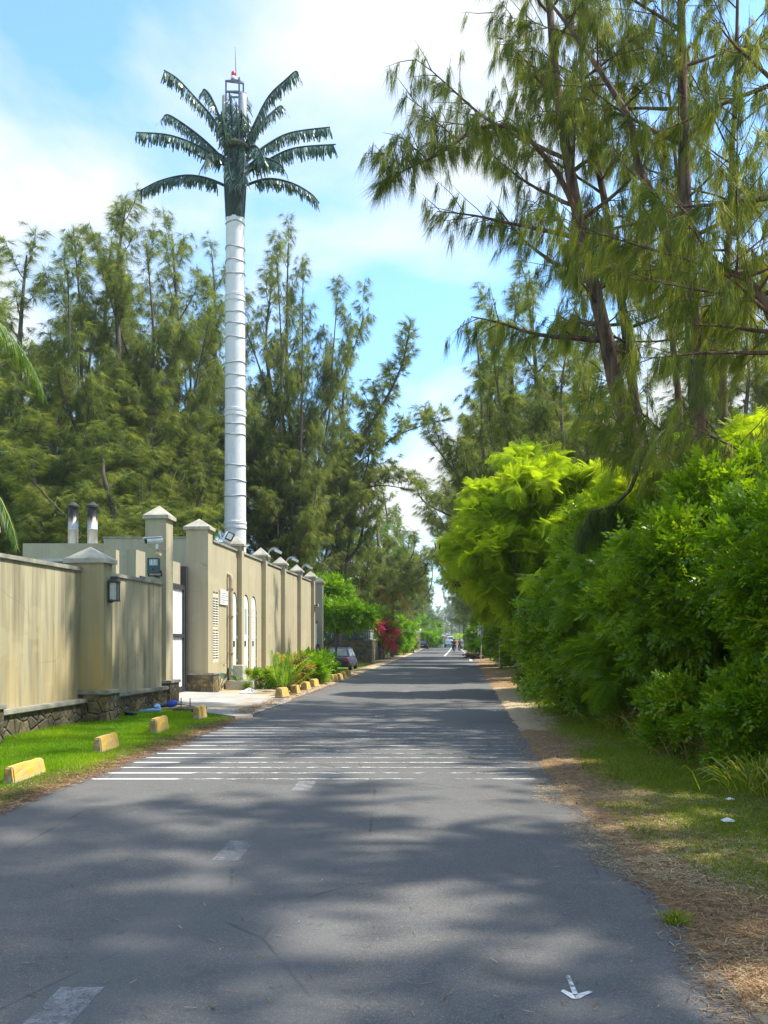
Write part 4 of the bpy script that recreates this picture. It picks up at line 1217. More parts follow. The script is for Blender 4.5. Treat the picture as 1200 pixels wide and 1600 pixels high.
def stems(root, ells, base, n, seed, r=.03, name='stem', mat=None):
    rng = random.Random(seed); m = MB()
    for i in range(n):
        e = rng.choice(ells)
        tgt = Vector((e[0] + rng.uniform(-.6, .6) * e[3], e[1] + rng.uniform(-.6, .6) * e[4], e[2] + rng.uniform(-.2, .75) * e[5]))
        b = Vector(base) + Vector((rng.uniform(-.35, .35), rng.uniform(-.5, .5), -.2))
        mid = b.lerp(tgt, .5) + Vector((rng.uniform(-.25, .25), rng.uniform(-.25, .25), .25))
        m.tube([b, b.lerp(mid, .5) + Vector((0, 0, .1)), mid, mid.lerp(tgt, .5) + Vector((0, 0, .08)), tgt], [r, r * .85, r * .65, r * .4, r * .15], 6, cap=False)
    m.build(name, mat or M['twig'], root)

def bush(name, lab, cat, base, ells, n, T, mat, scale=1, seed=0, tilt=.55, droop=.1, up=.0, group=None, stem_n=10, inner=.6, bump=.3, sr=.03, csize=None):
    """ells in world coordinates"""
    root = thing(name, lab, cat, base, group=group)
    b = np.array(base)
    le = [(e[0] - b[0], e[1] - b[1], e[2] - b[2], e[3], e[4], e[5]) for e in ells]
    g = np.random.default_rng(seed)
    med = sum((e[3] + e[4] + e[5]) / 3 for e in le) / len(le)
    P, nrm, ch = clumps(g, le, n, inner, bump, seed, size=csize or min(.42, .3 * med) * (1 if scale < 1.2 else scale))
    ok = P[:, 2] > .02; P, nrm, ch = P[ok], nrm[ok], ch[ok]
    V, h = inst(g, T, P, nrm, scale, tilt, droop, up)
    h = np.clip(h * .62 + .38 * np.repeat(ch, T.shape[0]), 0, 1)
    leaf_mesh('foliage', V, mat, root, h)
    stems(root, le, (0, 0, 0), stem_n, seed, sr)
    return root, le

# ---------------------------------------------------------------- casuarinas on the left, behind the walls
NT_ = 0
HERO_N = dict(needles=34, nlen=.42, nw=.024)
protos = []
specs = [(11, 25, 2.7, 19, .14, (.4, -.3), 6, 5.2), (12, 25, 2.5, 19, .12, (-.6, .2), 6, 4.6), (13, 25, 2.8, 19, .14, (.8, .4), 7, 5.6), (14, 25, 2.4, 22, .10, (0, .5), 5, 3.8)]
tree_lab = {}
class Trees:
    made = {}
def plant(kind, X, Y, top, wid, lab, rz, group):
    """one casuarina: the first of a kind is built, the rest are copies of it"""
    z = gz(X, Y) if abs(X) < 400 else 0
    h = (top - z) / 25.0
    s = (wid, wid, h)
    if kind not in Trees.made:
        sd_, H, Rr, nl, f, lean, nlead, spr = specs[kind]
        root = thing('casuarina_tree', lab, 'tree', (X, Y, z), rz, group)
        casuarina(sd_, leaders(sd_, H, spr, nlead, lean), .30, nl, Rr, f, root, M['needles_far'], needles=32, nlen=.58, nw=.0145, spread=.46, subs=11, tuftstep=.25, elev=(.1, 1.2), upcurve=.07, droop=.7, tf=[1.1, .75, 1.5, .9, 1.35, .65, 1.2, 1.0])
        root.scale = s; Trees.made[kind] = root
        return root
    return dup(Trees.made[kind], (X, Y, z), rz, lab, s, group)
GL = 'casuarina trees behind the walls on the left'
left = [  # px, Y, top pixel, width factor, kind, label
    (-25, 44, 400, 1.0, 0, 'casuarina tree at the left border of the picture behind the low wall'),
    (48, 49, 372, 1.05, 2, 'tall casuarina tree behind the wall, second from the left border'),
    (150, 56, 325, .9, 1, 'open casuarina tree standing just left of the tallest pale plume'),
    (188, 50, 283, .95, 3, 'tall casuarina tree whose slim tip is the highest on the left side'),
    (270, 54, 318, .95, 2, 'wide casuarina tree between the chimney flues and the white mast'),
    (330, 60, 352, .9, 1, 'casuarina tree directly left of the white mast'),
    (425, 60, 405, .85, 0, 'casuarina tree directly right of the white mast'),
    (462, 58, 345, .68, 2, 'dense tall casuarina tree right of the mast with a pointed tip'),
    (528, 66, 500, .8, 1, 'shorter casuarina tree leaning out right of the tall dense one'),
    (75, 43, 640, .85, 3, 'low bushy casuarina tree behind the left end of the annexe'),
    (165, 42, 655, .85, 0, 'low bushy casuarina tree behind the two chimney flues'),
    (238, 49, 610, .85, 1, 'low bushy casuarina tree behind the tall gate pillar'),
    (306, 58, 640, .75, 3, 'low bushy casuarina tree beside the foot of the mast'),
    (432, 58, 620, .85, 2, 'low bushy casuarina tree behind the tall wall right of the mast'),
    (475, 62, 650, .8, 0, 'low spreading casuarina tree behind the far end of the tall wall'),
    (545, 74, 720, .75, 3, 'low casuarina tree behind the small lime green tree'),
    (20, 62, 520, 1.1, 1, 'casuarina tree far behind the wall at the left border'),
    (230, 70, 520, 1.1, 0, 'casuarina tree far back in the gap behind the annexe'),
    (590, 88, 790, .8, 0, 'drooping casuarina tree above the yellowing palm'),
    (622, 118, 840, .8, 2, 'casuarina tree beyond the white flowering shrub'),
    (606, 102, 745, .95, 1, 'casuarina tree rising behind the yellowing palm towards the road'),
    (640, 150, 830, 1.1, 0, 'casuarina tree above the dark car parked on the left verge'),
]
rg = random.Random(21)
for p, Y, ty, wf, k, lab in left:
    plant(k, px(p, Y), Y, pz(ty, Y) * .945, wf * 1.18, lab, rg.uniform(0, 6.28), GL)
GR = 'casuarina trees behind the bushes on the right'
right = [
    (850, 40, 435, .85, 1, 'casuarina tree rising behind the feathery yellow green tree'),
    (812, 50, 455, 1.1, 3, 'casuarina tree with a tall thin tip left of the big trunks'),
    (790, 66, 560, 1.3, 0, 'open casuarina tree overhanging the road, leftmost of the right side'),
    (905, 44, 560, .9, 2, 'casuarina tree in the gap behind the twin leaning trunks'),
    (985, 48, 500, .9, 0, 'casuarina tree behind the middle of the big trunks'),
    (1085, 42, 520, .9, 1, 'casuarina tree behind the straight forked trunk'),
    (1180, 40, 440, 1.0, 2, 'casuarina tree behind the bushes near the right border'),
    (786, 84, 640, 1.4, 2, 'casuarina tree over the road sign'),
    (780, 77, 505, 1.3, 3, 'tall casuarina tree closing in over the road from the right'),
    (728, 138, 735, 1.4, 0, 'casuarina tree beyond the parked cream car on the right'),
    (727, 168, 775, 1.5, 3, 'casuarina tree standing over the white car parked on the right verge'),
    (738, 112, 790, 1.1, 1, 'casuarina tree beyond the road sign on the right verge'),
]
for p, Y, ty, wf, k, lab in right:
    plant(k, px(p, Y), Y, pz(ty, Y), wf, lab, rg.uniform(0, 6.28), GR)
far_lab = 'hazy casuarina tree far down the road where both rows close in'
for side in (-1, 1):
    for Y, off in ((150, 5), (185, 5.5), (225, 5), (275, 5), (330, 5), (400, 5), (480, 3.5)):
        X = (xl(Y) - off) if side < 0 else (xr(Y) + off)
        hgt = rg.uniform(22, 27) if Y < 300 else 30
        plant(rg.randrange(4), X, Y, zr(Y) + hgt, rg.uniform(.9, 1.1), far_lab, rg.uniform(0, 6.28), 'distant roadside trees')
for X, Y in ((-10, 560), (2, 575), (14, 560), (26, 570), (38, 560), (-24, 555), (50, 565)):
    plant(rg.randrange(4), X + bend(560) + 40, Y, 24, 1.5, far_lab, rg.uniform(0, 6.28), 'distant roadside trees')

# the leaning tree over the road on the left
def leaning():
    Y = 66.0
    pts = [(448, 1020), (470, 860), (505, 770), (540, 720), (575, 670), (605, 620), (628, 570), (640, 515)]
    base = at(448, 1020, Y); base.z = 0
    root = thing('casuarina_tree', 'casuarina tree leaning right with bare dark limbs over the road', 'tree', base, group=GL)
    tr = [at(a, b, Y - i * .7) - base for i, (a, b) in enumerate(pts)]
    tr2 = [at(a, b, Y + i * .5) - base for i, (a, b) in enumerate([(505, 770), (545, 735), (590, 700), (640, 672), (700, 655)])]
    tr3 = [at(a, b, Y - i * .6) - base for i, (a, b) in enumerate([(470, 860), (520, 800), (580, 760), (640, 765)])]
    casuarina(31, [tr, tr2, tr3], .22, 34, 2.9, .30, root, M['needles_far'], needles=34, nlen=.58, nw=.018, subs=9, elev=(.2, 1.2), shape=lambda t: 1 - .72 * t)
leaning()

# ---------------------------------------------------------------- the big casuarinas on the right
GH = 'big casuarina trunks on the right'
def hero(name_lab, Yb, paths, r0, limbs, Rr, first, seed, **kw):
    base = at(*paths[0][0][:2], Yb); base.z = gz(base.x, Yb)
    root = thing('casuarina_tree', name_lab, 'tree', base, group=GH)
    trs = []
    for pts in paths:
        tr = [at(q[0], q[1], Yb + (q[2] if len(q) > 2 else 0)) - base for q in pts]
        trs.append(tr)
    return root, casuarina(seed, trs, r0, limbs, Rr, first, root, M['needles'], bark=M['bark'], upcurve=.015, needles=kw.pop('needles', 40), nlen=.42, nw=.0105, subs=kw.pop('subs', 10), tuftstep=.29, spread=.27, droop=1.15, **kw)
hero('big casuarina with a thick dark trunk leaning left, left one of the twin trunks', 20.0,
     [[(1012, 1110), (1008, 900), (1003, 740), (965, 610), (945, 520), (918, 410), (893, 280), (872, 150, .5), (858, 0, 1), (850, -160, 1.5), (845, -330, 2)],
      [(905, 345), (870, 270, -.4), (810, 205, -.8), (750, 200, -1.2), (690, 238, -1.5), (640, 262, -1.8), (596, 288, -2)]],
     .24, 34, 3.4, .36, 51, tf=[1, .30], elev=(.15, .95), aim=lambda a, t: ((1.3 if t < .5 else .8) if math.cos(a) < .1 else .75) * (.5 if math.sin(a) < -.3 else 1))
hero('big casuarina with a slimmer greyish trunk, right one of the twin trunks', 21.0,
     [[(1022, 1105), (1016, 900), (1000, 720), (985, 575), (968, 450), (942, 300), (915, 170, .5), (905, 20, 1), (900, -150, 1.5)]],
     .16, 28, 3.0, .40, 52, elev=(.25, 1.0), aim=lambda a, t: .5 if math.sin(a) < -.3 else 1)
hero('big casuarina with a straight red brown trunk forking into a long left limb', 18.5,
     [[(1085, 1125), (1090, 900), (1092, 720), (1085, 560), (1078, 420), (1070, 280), (1066, 120), (1064, -60), (1066, -230), (1062, -400)],
      [(1080, 500), (1052, 400), (1022, 318), (995, 250, .3), (985, 190, .3), (942, 118, .6), (895, 50, 1), (845, -15, 1.4), (790, -90, 2)]],
     .21, 24, 3.2, .40, 53, elev=(.2, .95), aim=lambda a, t: .5 if math.sin(a) < -.3 else 1)
hero('thin crooked casuarina trunk between the twin trunks and the straight one', 22.5,
     [[(1048, 1095), (1050, 800), (1062, 660), (1050, 520), (1048, 430), (1062, 330), (1050, 200), (1040, 80), (1030, -60)]],
     .11, 12, 2.2, .5, 54, elev=(0, .8))
hero('casuarina tree reaching in from the right border with a low bare limb', 16.0,
     [[(1330, 1140), (1310, 900), (1290, 700), (1275, 500), (1265, 250), (1260, 0), (1250, -250), (1240, -450)],
      [(1300, 840), (1235, 715), (1170, 765), (1150, 790)],
      [(1290, 700), (1235, 560), (1180, 450), (1130, 420)]],
     .28, 26, 3.6, .36, 55, elev=(-.2, .7))
hero('casuarina tree with dense olive sprays behind the straight red brown trunk', 21.8,
     [[(1145, 1085), (1135, 800), (1130, 560), (1140, 330), (1150, 100), (1155, -150)]], .13, 26, 4.6, .36, 57, elev=(.15, 1.0), needles=40)

# trees beside and above the camera, out of the frame; their crowns shade the road
def shade_tree(X, Y, H, seed, lab, Rr=4.6):
    z = gz(X, Y); root = thing('casuarina_tree', lab, 'tree', (X, Y, z), group=GH)
    casuarina(seed, [std_trunk(seed, H, (-.8, -.3), .4)], .28, 32, Rr, .30, root, M['needles'], bark=M['bark'], needles=32, nlen=.45, nw=.03, subs=10, tuftstep=.28, elev=(-.1, .9), droop=.6)
shade_tree(9.2, 8.2, 17, 61, 'tall casuarina tree standing beyond the right border, its crown above the verge')
shade_tree(8.2, 4.2, 16, 62, 'casuarina tree beside the verge nearest to the camera')
# ---------------------------------------------------------------- bushes along the right verge
FR = frond_template(); SP = sprig_template(3); SPB = sprig_template(8, 9, .34, .12, .065); SPS = sprig_template(5, 9, .22, .07, .045)
GB = 'bushes along the right verge'
def E(p, y, Y, rx, ry, rz):
    v = at(p, y, Y); return (v.x, v.y, v.z, rx, ry, rz)
def fbush(name, lab, cat, Y, ells, n, T, mat, dx=0.0, **kw):
    cx = sum(e[0] for e in ells) / len(ells) + dx; cy = sum(e[1] for e in ells) / len(ells)
    return bush(name, lab, cat, (cx, cy, gz(cx, cy)), ells, n, T, mat, **kw)
def pods(root, le, n, seed):
    g = np.random.default_rng(seed); P, nr = shell(g, le, n, .9, .3, seed)
    k = len(P); P = np.repeat(P, 5, 0) + g.normal(0, .07, (k * 5, 3)); d = unit(DOWN + g.normal(0, .35, (k * 5, 3)))
    sd_ = unit(np.cross(d, g.normal(0, 1, (k * 5, 3)))) * .018
    V = np.stack([P - sd_, P + sd_, P + d * .17 + sd_, P + d * .17 - sd_], 1)
    leaf_mesh('pods', V, M['pods'], root, g.random(k * 5))
def layers(env, n, seed, rx=(.55, 1.0), rz=(.22, .38)):
    """flat sprays spread through an envelope of ellipsoids"""
    r_ = random.Random(seed); out = []
    vol = [e[3] * e[4] * e[5] for e in env]
    for i in range(n):
        e = r_.choices(env, vol)[0]; a = r_.uniform(0, 6.28); k = r_.uniform(.35, 1.0) ** .6; u = r_.uniform(-1, 1); q = math.sqrt(1 - u * u) * k
        x = r_.uniform(*rx) * (1.0 - .25 * u); out.append((e[0] + e[3] * q * math.cos(a), e[1] + e[4] * q * math.sin(a), e[2] + e[5] * u * k, x, x, r_.uniform(*rz)))
    return out
# tall feathery yellow-green trees
r1, l1 = fbush('feathery_tree', 'tall feathery yellow green tree whose pointed crown is the brightest on the right', 'tree', 27,
     layers([E(842, 735, 27, .75, .9, 1.25), E(800, 830, 27, 1.3, 1.2, 1.2), E(880, 810, 27, 1.25, 1.3, 1.35), E(855, 900, 27, 1.7, 1.5, 1.5), E(920, 770, 27.5, .9, 1.0, 1.0)], 34, 71), 17000, FR, M['leucaena'], scale=1.0, seed=71, tilt=.45, droop=.12, group=GB, bump=.2, inner=.4, csize=.3)
pods(r1, l1, 45, 171)
r1, l1 = fbush('feathery_tree', 'feathery yellow green tree hung with brown pods overhanging the road', 'tree', 36,
     layers([E(788, 800, 36, 1.1, 1.4, 1.2), E(762, 855, 36, .95, 1.4, 1.0), E(808, 872, 36, 1.4, 1.6, 1.4), E(757, 900, 36, .7, 1.2, .7), E(778, 925, 37, 1.0, 1.3, .8), E(800, 800, 35, 1.0, 1.2, .9)], 34, 72), 14000, FR, M['leucaena'], scale=1.1, seed=72, dx=1.5, tilt=.45, droop=.15, group=GB, bump=.2, inner=.4, csize=.32)
pods(r1, l1, 170, 172)
r1, l1 = fbush('feathery_tree', 'small feathery yellow green tree with fernlike sprays in front of the big trunks', 'tree', 19.5,
     layers([E(955, 830, 19.5, .8, .9, .75), E(1010, 800, 20, .9, .9, .7), E(985, 860, 19.5, 1.2, 1.0, 1.0)], 18, 73), 8000, FR, M['leucaena'], scale=.85, seed=73, tilt=.5, droop=.1, group=GB, bump=.36)
r1, l1 = fbush('feathery_tree', 'feathery green tree farther down the verge beyond the pod hung one', 'tree', 52,
     layers([E(750, 862, 58, 1.4, 2, 1.6), E(738, 900, 58, .9, 1.6, 1.0), E(762, 890, 58, 1.8, 2, 2.0), E(782, 925, 58, 1.1, 2, 1.1)], 30, 74), 11000, FR, M['leucaena'], scale=1.3, seed=74, dx=1.6, group=GB, droop=.15, bump=.32)
pods(r1, l1, 80, 174)
r1, l1 = fbush('feathery_tree', 'feathery tree behind the bushes at the right border', 'tree', 19,
     layers([E(1150, 740, 19.5, 1.3, 1.2, 1.0), E(1200, 770, 19, 1.3, 1.2, 1.2), E(1090, 775, 20, 1.0, 1.0, .8)], 24, 75), 9000, FR, M['leucaena'], scale=.9, seed=75, group=GB, bump=.34)
# broad leaved bushes, far to near
fbush('leafy_bush', 'dark leafy bush behind the white marker post', 'bush', 55,
     [E(800, 955, 55, 1.5, 1.8, 1.7), E(804, 1005, 55, 1.2, 1.6, 1.1), E(798, 1000, 57, .8, 1.6, 1.2), E(820, 985, 50, 1.4, 1.6, 1.6)], 6500, SP, M['broad'], scale=1.5, seed=80, group=GB)
fbush('leafy_bush', 'light green bush standing behind the road sign', 'bush', 60,
     [E(764, 985, 84, 1.4, 2.5, 1.7), E(776, 1000, 80, 1.3, 2.0, 1.3), E(752, 1000, 100, 1.3, 3, 1.7)], 5000, SP, M['lime'], scale=1.6, seed=81, group=GB)
fbush('leafy_bush', 'glossy dark green bush below the pointed yellow green crown', 'bush', 27,
     [E(872, 915, 27, 1.3, 1.4, 1.3), E(845, 975, 28.5, .9, 1.4, 1.2), E(895, 1010, 25.5, 1.2, 1.4, 1.2), E(868, 1045, 26, .75, 1.2, .7)], 13000, SP, M['broad'], scale=1.0, seed=82, group=GB, bump=.32)
fbush('leafy_bush', 'mid green bush with fine leaves left of the largest bush', 'bush', 19,
     [E(940, 930, 19.5, 1.25, 1.3, 1.1), E(985, 890, 18.5, 1.1, 1.1, 1.0), E(920, 1010, 19.5, 1.15, 1.3, 1.0), E(985, 1020, 17.5, 1.2, 1.2, 1.1), E(930, 1075, 19, .9, 1.1, .7)], 16000, SPS, M['broad'], scale=1.05, seed=83, group=GB, bump=.32)
fbush('feathery_tree', 'feathery green shrub drooping low between the leafy bushes', 'tree', 17,
     [E(960, 975, 17, .8, .8, .9), E(1010, 940, 16.5, .8, .8, .8), E(1000, 1030, 16, .8, .8, .9)], 7000, FR, M['broad'], scale=.75, seed=84, group=GB, bump=.36, droop=.2)
fbush('leafy_bush', 'largest leafy bush with a high rounded top at the right', 'bush', 14,
     [E(1110, 850, 14, 1.05, 1.1, .85), E(1060, 930, 13.6, 1.0, 1.1, .95), E(1160, 930, 13.4, 1.1, 1.1, 1.0), E(1110, 1020, 14.6, 1.0, 1.1, .85), E(1190, 1030, 14.4, 1.2, 1.1, .9), E(1130, 1080, 14.8, .9, 1.0, .5), E(1215, 850, 13.5, 1.0, 1.1, .9)], 30000, SPB, M['broad'], scale=.64, seed=85, group=GB, bump=.30, inner=.5)
fbush('leafy_bush', 'leafy bush overhanging dark shade at the right border', 'bush', 10.6,
     [E(1245, 890, 10.8, .9, 1.0, .85), E(1290, 1010, 10.8, .85, 1.0, .75), E(1310, 960, 10.6, 1.1, 1.1, 1.1)], 13000, SPB, M['broad'], scale=.58, seed=86, group=GB, bump=.32)
fbush('leafy_bush', 'leafy bush past the right border beside the dark hollow', 'bush', 8,
     [(5.6, 8.0, 1.6, 1.0, 1.2, 1.3), (6.0, 6.4, 1.4, 1.1, 1.2, 1.3), (6.4, 4.6, 1.5, 1.2, 1.2, 1.3)], 9000, SPB, M['broad'], scale=.8, seed=87, group=GB)
# thicket behind so no gap opens to bare earth
for i, (X, Y, h_) in enumerate([(8.5, 13, 2.6), (9, 17.5, 2.8), (9.3, 22, 3.0), (9.8, 27, 3.2), (10.5, 33, 3.2), (11.5, 40, 3.4), (9.0, 36, 3), (13, 50, 3.6), (10.6, 56, 2.6), (12, 70, 3.4), (12, 86, 3.6), (14, 104, 3.8)]):
    fbush('thicket_bush', 'dark bush of the thicket behind the roadside bushes', 'bush', Y,
          [(X, Y, h_ * .5, 1.8, 2.2, h_ * .55), (X + 1.4, Y + 1.5, h_ * .55, 1.8, 2.0, h_ * .6), (X - .5, Y - 1.5, h_ * .4, 1.4, 1.6, h_ * .45)], 4200, SPB, M['broad'], scale=1.5, seed=100 + i, group='thicket behind the right verge', stem_n=5)
# dry twiggy patch and creepers at the foot of the bushes
def tuft(name, lab, cat, P, n, hgt, mat, seed, wd=.012, spread=.5, group=None, curve=.5):
    g = np.random.default_rng(seed)
    base = np.zeros((n, 3)); base[:, :2] = g.normal(0, spread * .35, (n, 2))
    d = unit(np.stack([g.normal(0, .38, n) + base[:, 0] / spread * .6, g.normal(0, .38, n) + base[:, 1] / spread * .6, np.ones(n)], 1))
    L = hgt * (.5 + .6 * g.random((n, 1)))
    h = unit(np.cross(d, g.normal(0, 1, (n, 3)))) * wd
    out = d * np.array([1, 1, 0]); out = out + g.normal(0, .05, (n, 3)) * np.array([1, 1, 0])
    m1 = base + d * L * .5; m2 = base + d * L * .8 + out * L * curve * .5 - np.array([0, 0, .06]) * L; m3 = base + d * L * .9 + out * L * curve * 1.5 - np.array([0, 0, .25]) * L * curve * 2
    V = np.concatenate([np.stack([base - h * .7, base + h * .7, m1 + h, m1 - h], 1), np.stack([m1 - h, m1 + h, m2 + h * .7, m2 - h * .7], 1), np.stack([m2 - h * .7, m2 + h * .7, m3 + h * .1, m3 - h * .1], 1)])
    o = leaf_mesh(name, V, mat, None, np.tile(np.clip(g.random(n), 0, 1), 3)); o.location = P
    return tag(o, lab, cat, group)
GT = 'grass clumps on the right verge'
def vp(p, y):
    Y = F * EYE / (y - HY); X = px(p, Y); return Vector((X, Y, gz(X, Y)))
tuft('grass_clump', 'single green grass tuft alone on the bare verge near the arrow', 'grass clump', vp(1056, 1443), 150, .11, M['verge'], 1, .003, .08, GT)
i = 0
for p, y, n, hg, mt, lab in ((1210, 1262, 360, .5, 'verge', 'reedy yellow green grass clump at the right border, nearest of the row'), (1198, 1225, 260, .5, 'verge', 'reedy grass clump at the right border, second of the row'), (1212, 1205, 240, .8, 'verge', 'tall reedy grass clump rising at the right border'),
                          (1140, 1195, 220, .55, 'broad', 'dark grass clump in the shade below the largest bush'), (1085, 1180, 220, .5, 'broad', 'dark grass clump below the middle of the largest bush'), (1030, 1165, 200, .5, 'verge', 'thin dry grass clump below the left side of the largest bush'),
                          (985, 1150, 200, .5, 'verge', 'yellowish grass clump at the foot of the mid green bush'), (955, 1128, 170, .7, 'dry', 'brown dead stalks at the foot of the mid green bush'), (1010, 1150, 170, .8, 'dry', 'dead brown stalks in the hollow left of the largest bush')):
    i += 1; tuft('grass_clump', lab, 'grass clump', vp(p, y), n, hg, M[mt], 300 + i, .008, .55, GT)

g = np.random.default_rng(55)
for i, (p, y, lab) in enumerate(((1060, 1172, 'low shaded weeds in the dark hollow below the largest bush'), (1120, 1192, 'low shaded weeds between the dark grass clumps'), (1010, 1158, 'low leafy weeds at the foot of the mid green bush'), (1160, 1185, 'low weeds behind the reedy clump at the right border'))):
    c_ = vp(p, y); bush('weed_patch', lab, 'weeds', tuple(c_), [(c_.x + .3, c_.y + .4, .12, .5, .6, .16), (c_.x - .1, c_.y, .10, .4, .4, .13)], 900, SPS, M['broad'], scale=.55, seed=560 + i, group='weeds at the foot of the right bushes', stem_n=4, sr=.008, csize=.14)
fbush('leafy_bush', 'low scruffy bush hugging the ground under the largest bush at the right', 'bush', 11.5,
     [E(1125, 1120, 12.0, .75, .8, .45), E(1070, 1110, 13.0, .7, .8, .42), E(1185, 1135, 10.9, .7, .8, .5), E(1225, 1120, 10.2, .7, .9, .7)], 6500, SPS, M['broad'], scale=.8, seed=88, group=GB, bump=.35, tilt=.7, stem_n=14, sr=.014)
for k_, (p, y, lab) in enumerate(((1100, 1200, 'brown dead stalks in front of the low scruffy bush'), (1160, 1215, 'brown dead stalks beside the reedy clump at the right'))):
    tuft('grass_clump', lab, 'grass clump', vp(p, y), 150, .6, M['dry'], 340 + k_, .006, .6, GT)
# weathered post in the bushes at the right
def bush_post():
    Y = 9.8; b = at(1192, 1170, Y); b.z = gz(b.x, Y)
    m = MB(); m.tube([(0, 0, -.2), (.01, 0, .6), (0, .02, 1.2), (.03, .02, 1.75)], [.075, .065, .06, .055], 9)
    o = m.build('wooden_post', M['bark_far'], off=b); o.location = b
    m2 = None
    tag(o, 'weathered grey wooden post standing among the leaves at the right border', 'post')
bush_post()
# the dark drooping spray that hangs before the bright tree
def hanging_branch():
    Y = 18.0; base = at(1010, 790, Y)
    root = thing('hanging_branch', 'dark drooping casuarina branch hanging in front of the bright feathery tree', 'branch', base)
    g = np.random.default_rng(5); pts = [at(a, b, Y - i * .12) - base for i, (a, b) in enumerate([(1010, 700), (985, 765), (960, 790), (925, 800), (908, 825), (906, 870)])]
    m = MB(); m.tube(pts, [.05, .04, .03, .022, .014, .006], 7, cap=False); m.build('limb', M['bark'], root)
    P, A = [], []
    for i in range(60):
        t = .30 + .65 * g.random(); p, d = interp(pts, t); P.append(list(p + Vector(g.normal(0, .05, 3)))); A.append(list(d * .3 + Vector((g.normal(0, .2), g.normal(0, .2), -1))))
    for i in range(26):
        p, d = interp(pts, .25 + .4 * g.random()); P.append([p.x + g.normal(0, .1), p.y + g.normal(0, .1), p.z - .45 * g.random()]); A.append([g.normal(0, .15), g.normal(0, .15), -1])
    V, h = needle_cloud(g, np.array(P), unit(np.array(A)), 26, .42, .36, .008, .5)
    leaf_mesh('needle_sprays', V, M['needles'], root, h * .35)
hanging_branch()
# ---------------------------------------------------------------- planting on the left
GP = 'plants in the bed along the tall wall'
def strap(name, lab, cat, p, y, n, hgt, mat, seed, wd, sp, curve=.6):
    return tuft(name, lab, cat, vp(p, y), n, hgt, M[mat], seed, wd, sp, GP, curve)
strap('strap_plant', 'clump of dark green strap leaves beside the lilac flowers', 'plant', 418, 1076, 120, .85, 'lawn', 401, .022, .5)
strap('strap_plant', 'clump of arching strap leaves in the middle of the bed', 'plant', 432, 1078, 130, 1.0, 'lawn', 402, .022, .5)
def areca(p, y, hgt, seed, lab, nf=9):
    b = vp(p, y); g = np.random.default_rng(seed); root = thing('areca_palm', lab, 'palm', b, group=GP)
    V, hv = [], []; m = MB(); r_ = random.Random(seed)
    for i in range(nf):
        a = r_.uniform(0, 6.28); e = r_.uniform(.9, 1.45); L = hgt * r_.uniform(.7, 1.0)
        path = walk(r_, (r_.uniform(-.1, .1), r_.uniform(-.1, .1), 0), (math.cos(a) * math.cos(e), math.sin(a) * math.cos(e), math.sin(e)), L, 8, up=-.05, wob=.04)
        m.tube(path, [.012 * (1 - j / 10) for j in range(9)], 5, cap=False)
        for j in range(26):
            u = .25 + .75 * j / 26; q, d = interp(path, u); sdv = d.cross(Vector((0, 0, 1))).normalized() if abs(d.z) < .98 else Vector((1, 0, 0))
            for s in (-1, 1):
                dv = (d * .9 + sdv * s * .7 + Vector((0, 0, r_.uniform(-.1, .25)))).normalized(); ln = .36 * hgt / 1.6 * (1.1 - .6 * u)
                wv = dv.cross(Vector((0, 0, 1))).normalized() * .014; md = q + dv * ln * .5 + Vector((0, 0, .01))
                V.append([q, md + wv, q + dv * ln - Vector((0, 0, .04)), md - wv]); hv.append(r_.random())
    m.build('stem', M['lime'] if False else M['twig'], root)
    leaf_mesh('leaflets', np.array([[list(v) for v in q] for q in V]), M['lime'], root, hv)
areca(441, 1084, 1.75, 411, 'bright green areca palm with an upright spear leaf in the flower bed', 10)
areca(447, 1087, 1.3, 412, 'smaller areca palm leaning over the nearest bed kerb block', 8)
def lilac():
    c = vp(397, 1079)
    r_, le = bush('flowering_shrub', 'low shrub dotted with lilac and white flowers at the near end of the bed', 'shrub', tuple(c), [(c.x, c.y, .25, .45, .5, .28), (c.x + .35, c.y + .3, .25, .4, .5, .3)], 900, SPS, M['broad'], scale=.7, seed=421, group=GP, stem_n=5, sr=.01)
    g = np.random.default_rng(6); P, nr = shell(g, le, 260, .95, .2, 6); V, h = inst(g, SPS[:5] * np.array([.5, .6, .6]), P, nr, .8, .8); leaf_mesh('blossoms', V, M['lilac'], r_, h)
lilac()
def croton():
    c = vp(462, 1079)
    bush('croton', 'croton with orange and purple leaves in the middle of the bed', 'plant', tuple(c), [(c.x, c.y, .62, .26, .26, .28), (c.x + .1, c.y, .38, .25, .25, .25)], 170, SPB, M['croton'], scale=1.0, seed=431, group=GP, stem_n=5, sr=.02)
croton()
for i, (p, y, w_, hg, lab) in enumerate([(478, 1070, .55, .85, 'lime green leafy shrub right of the croton'), (492, 1066, .6, .95, 'lime green leafy shrub in the middle of the shrub row by the wall'), (505, 1062, .5, .75, 'lime green leafy shrub near the far end of the bed'), (513, 1060, .28, .42, 'yellowish leafy shrub closest to the parked blue car')]):
    c = vp(p, y); bush('leafy_shrub', lab, 'shrub', tuple(c), [(c.x, c.y, hg * .5, w_, w_, hg * .48), (c.x - .35, c.y + .5, hg * .55, w_, w_, hg * .5)], 700, SPB, M['lime'], scale=.95, seed=440 + i, group=GP, stem_n=6, sr=.012)
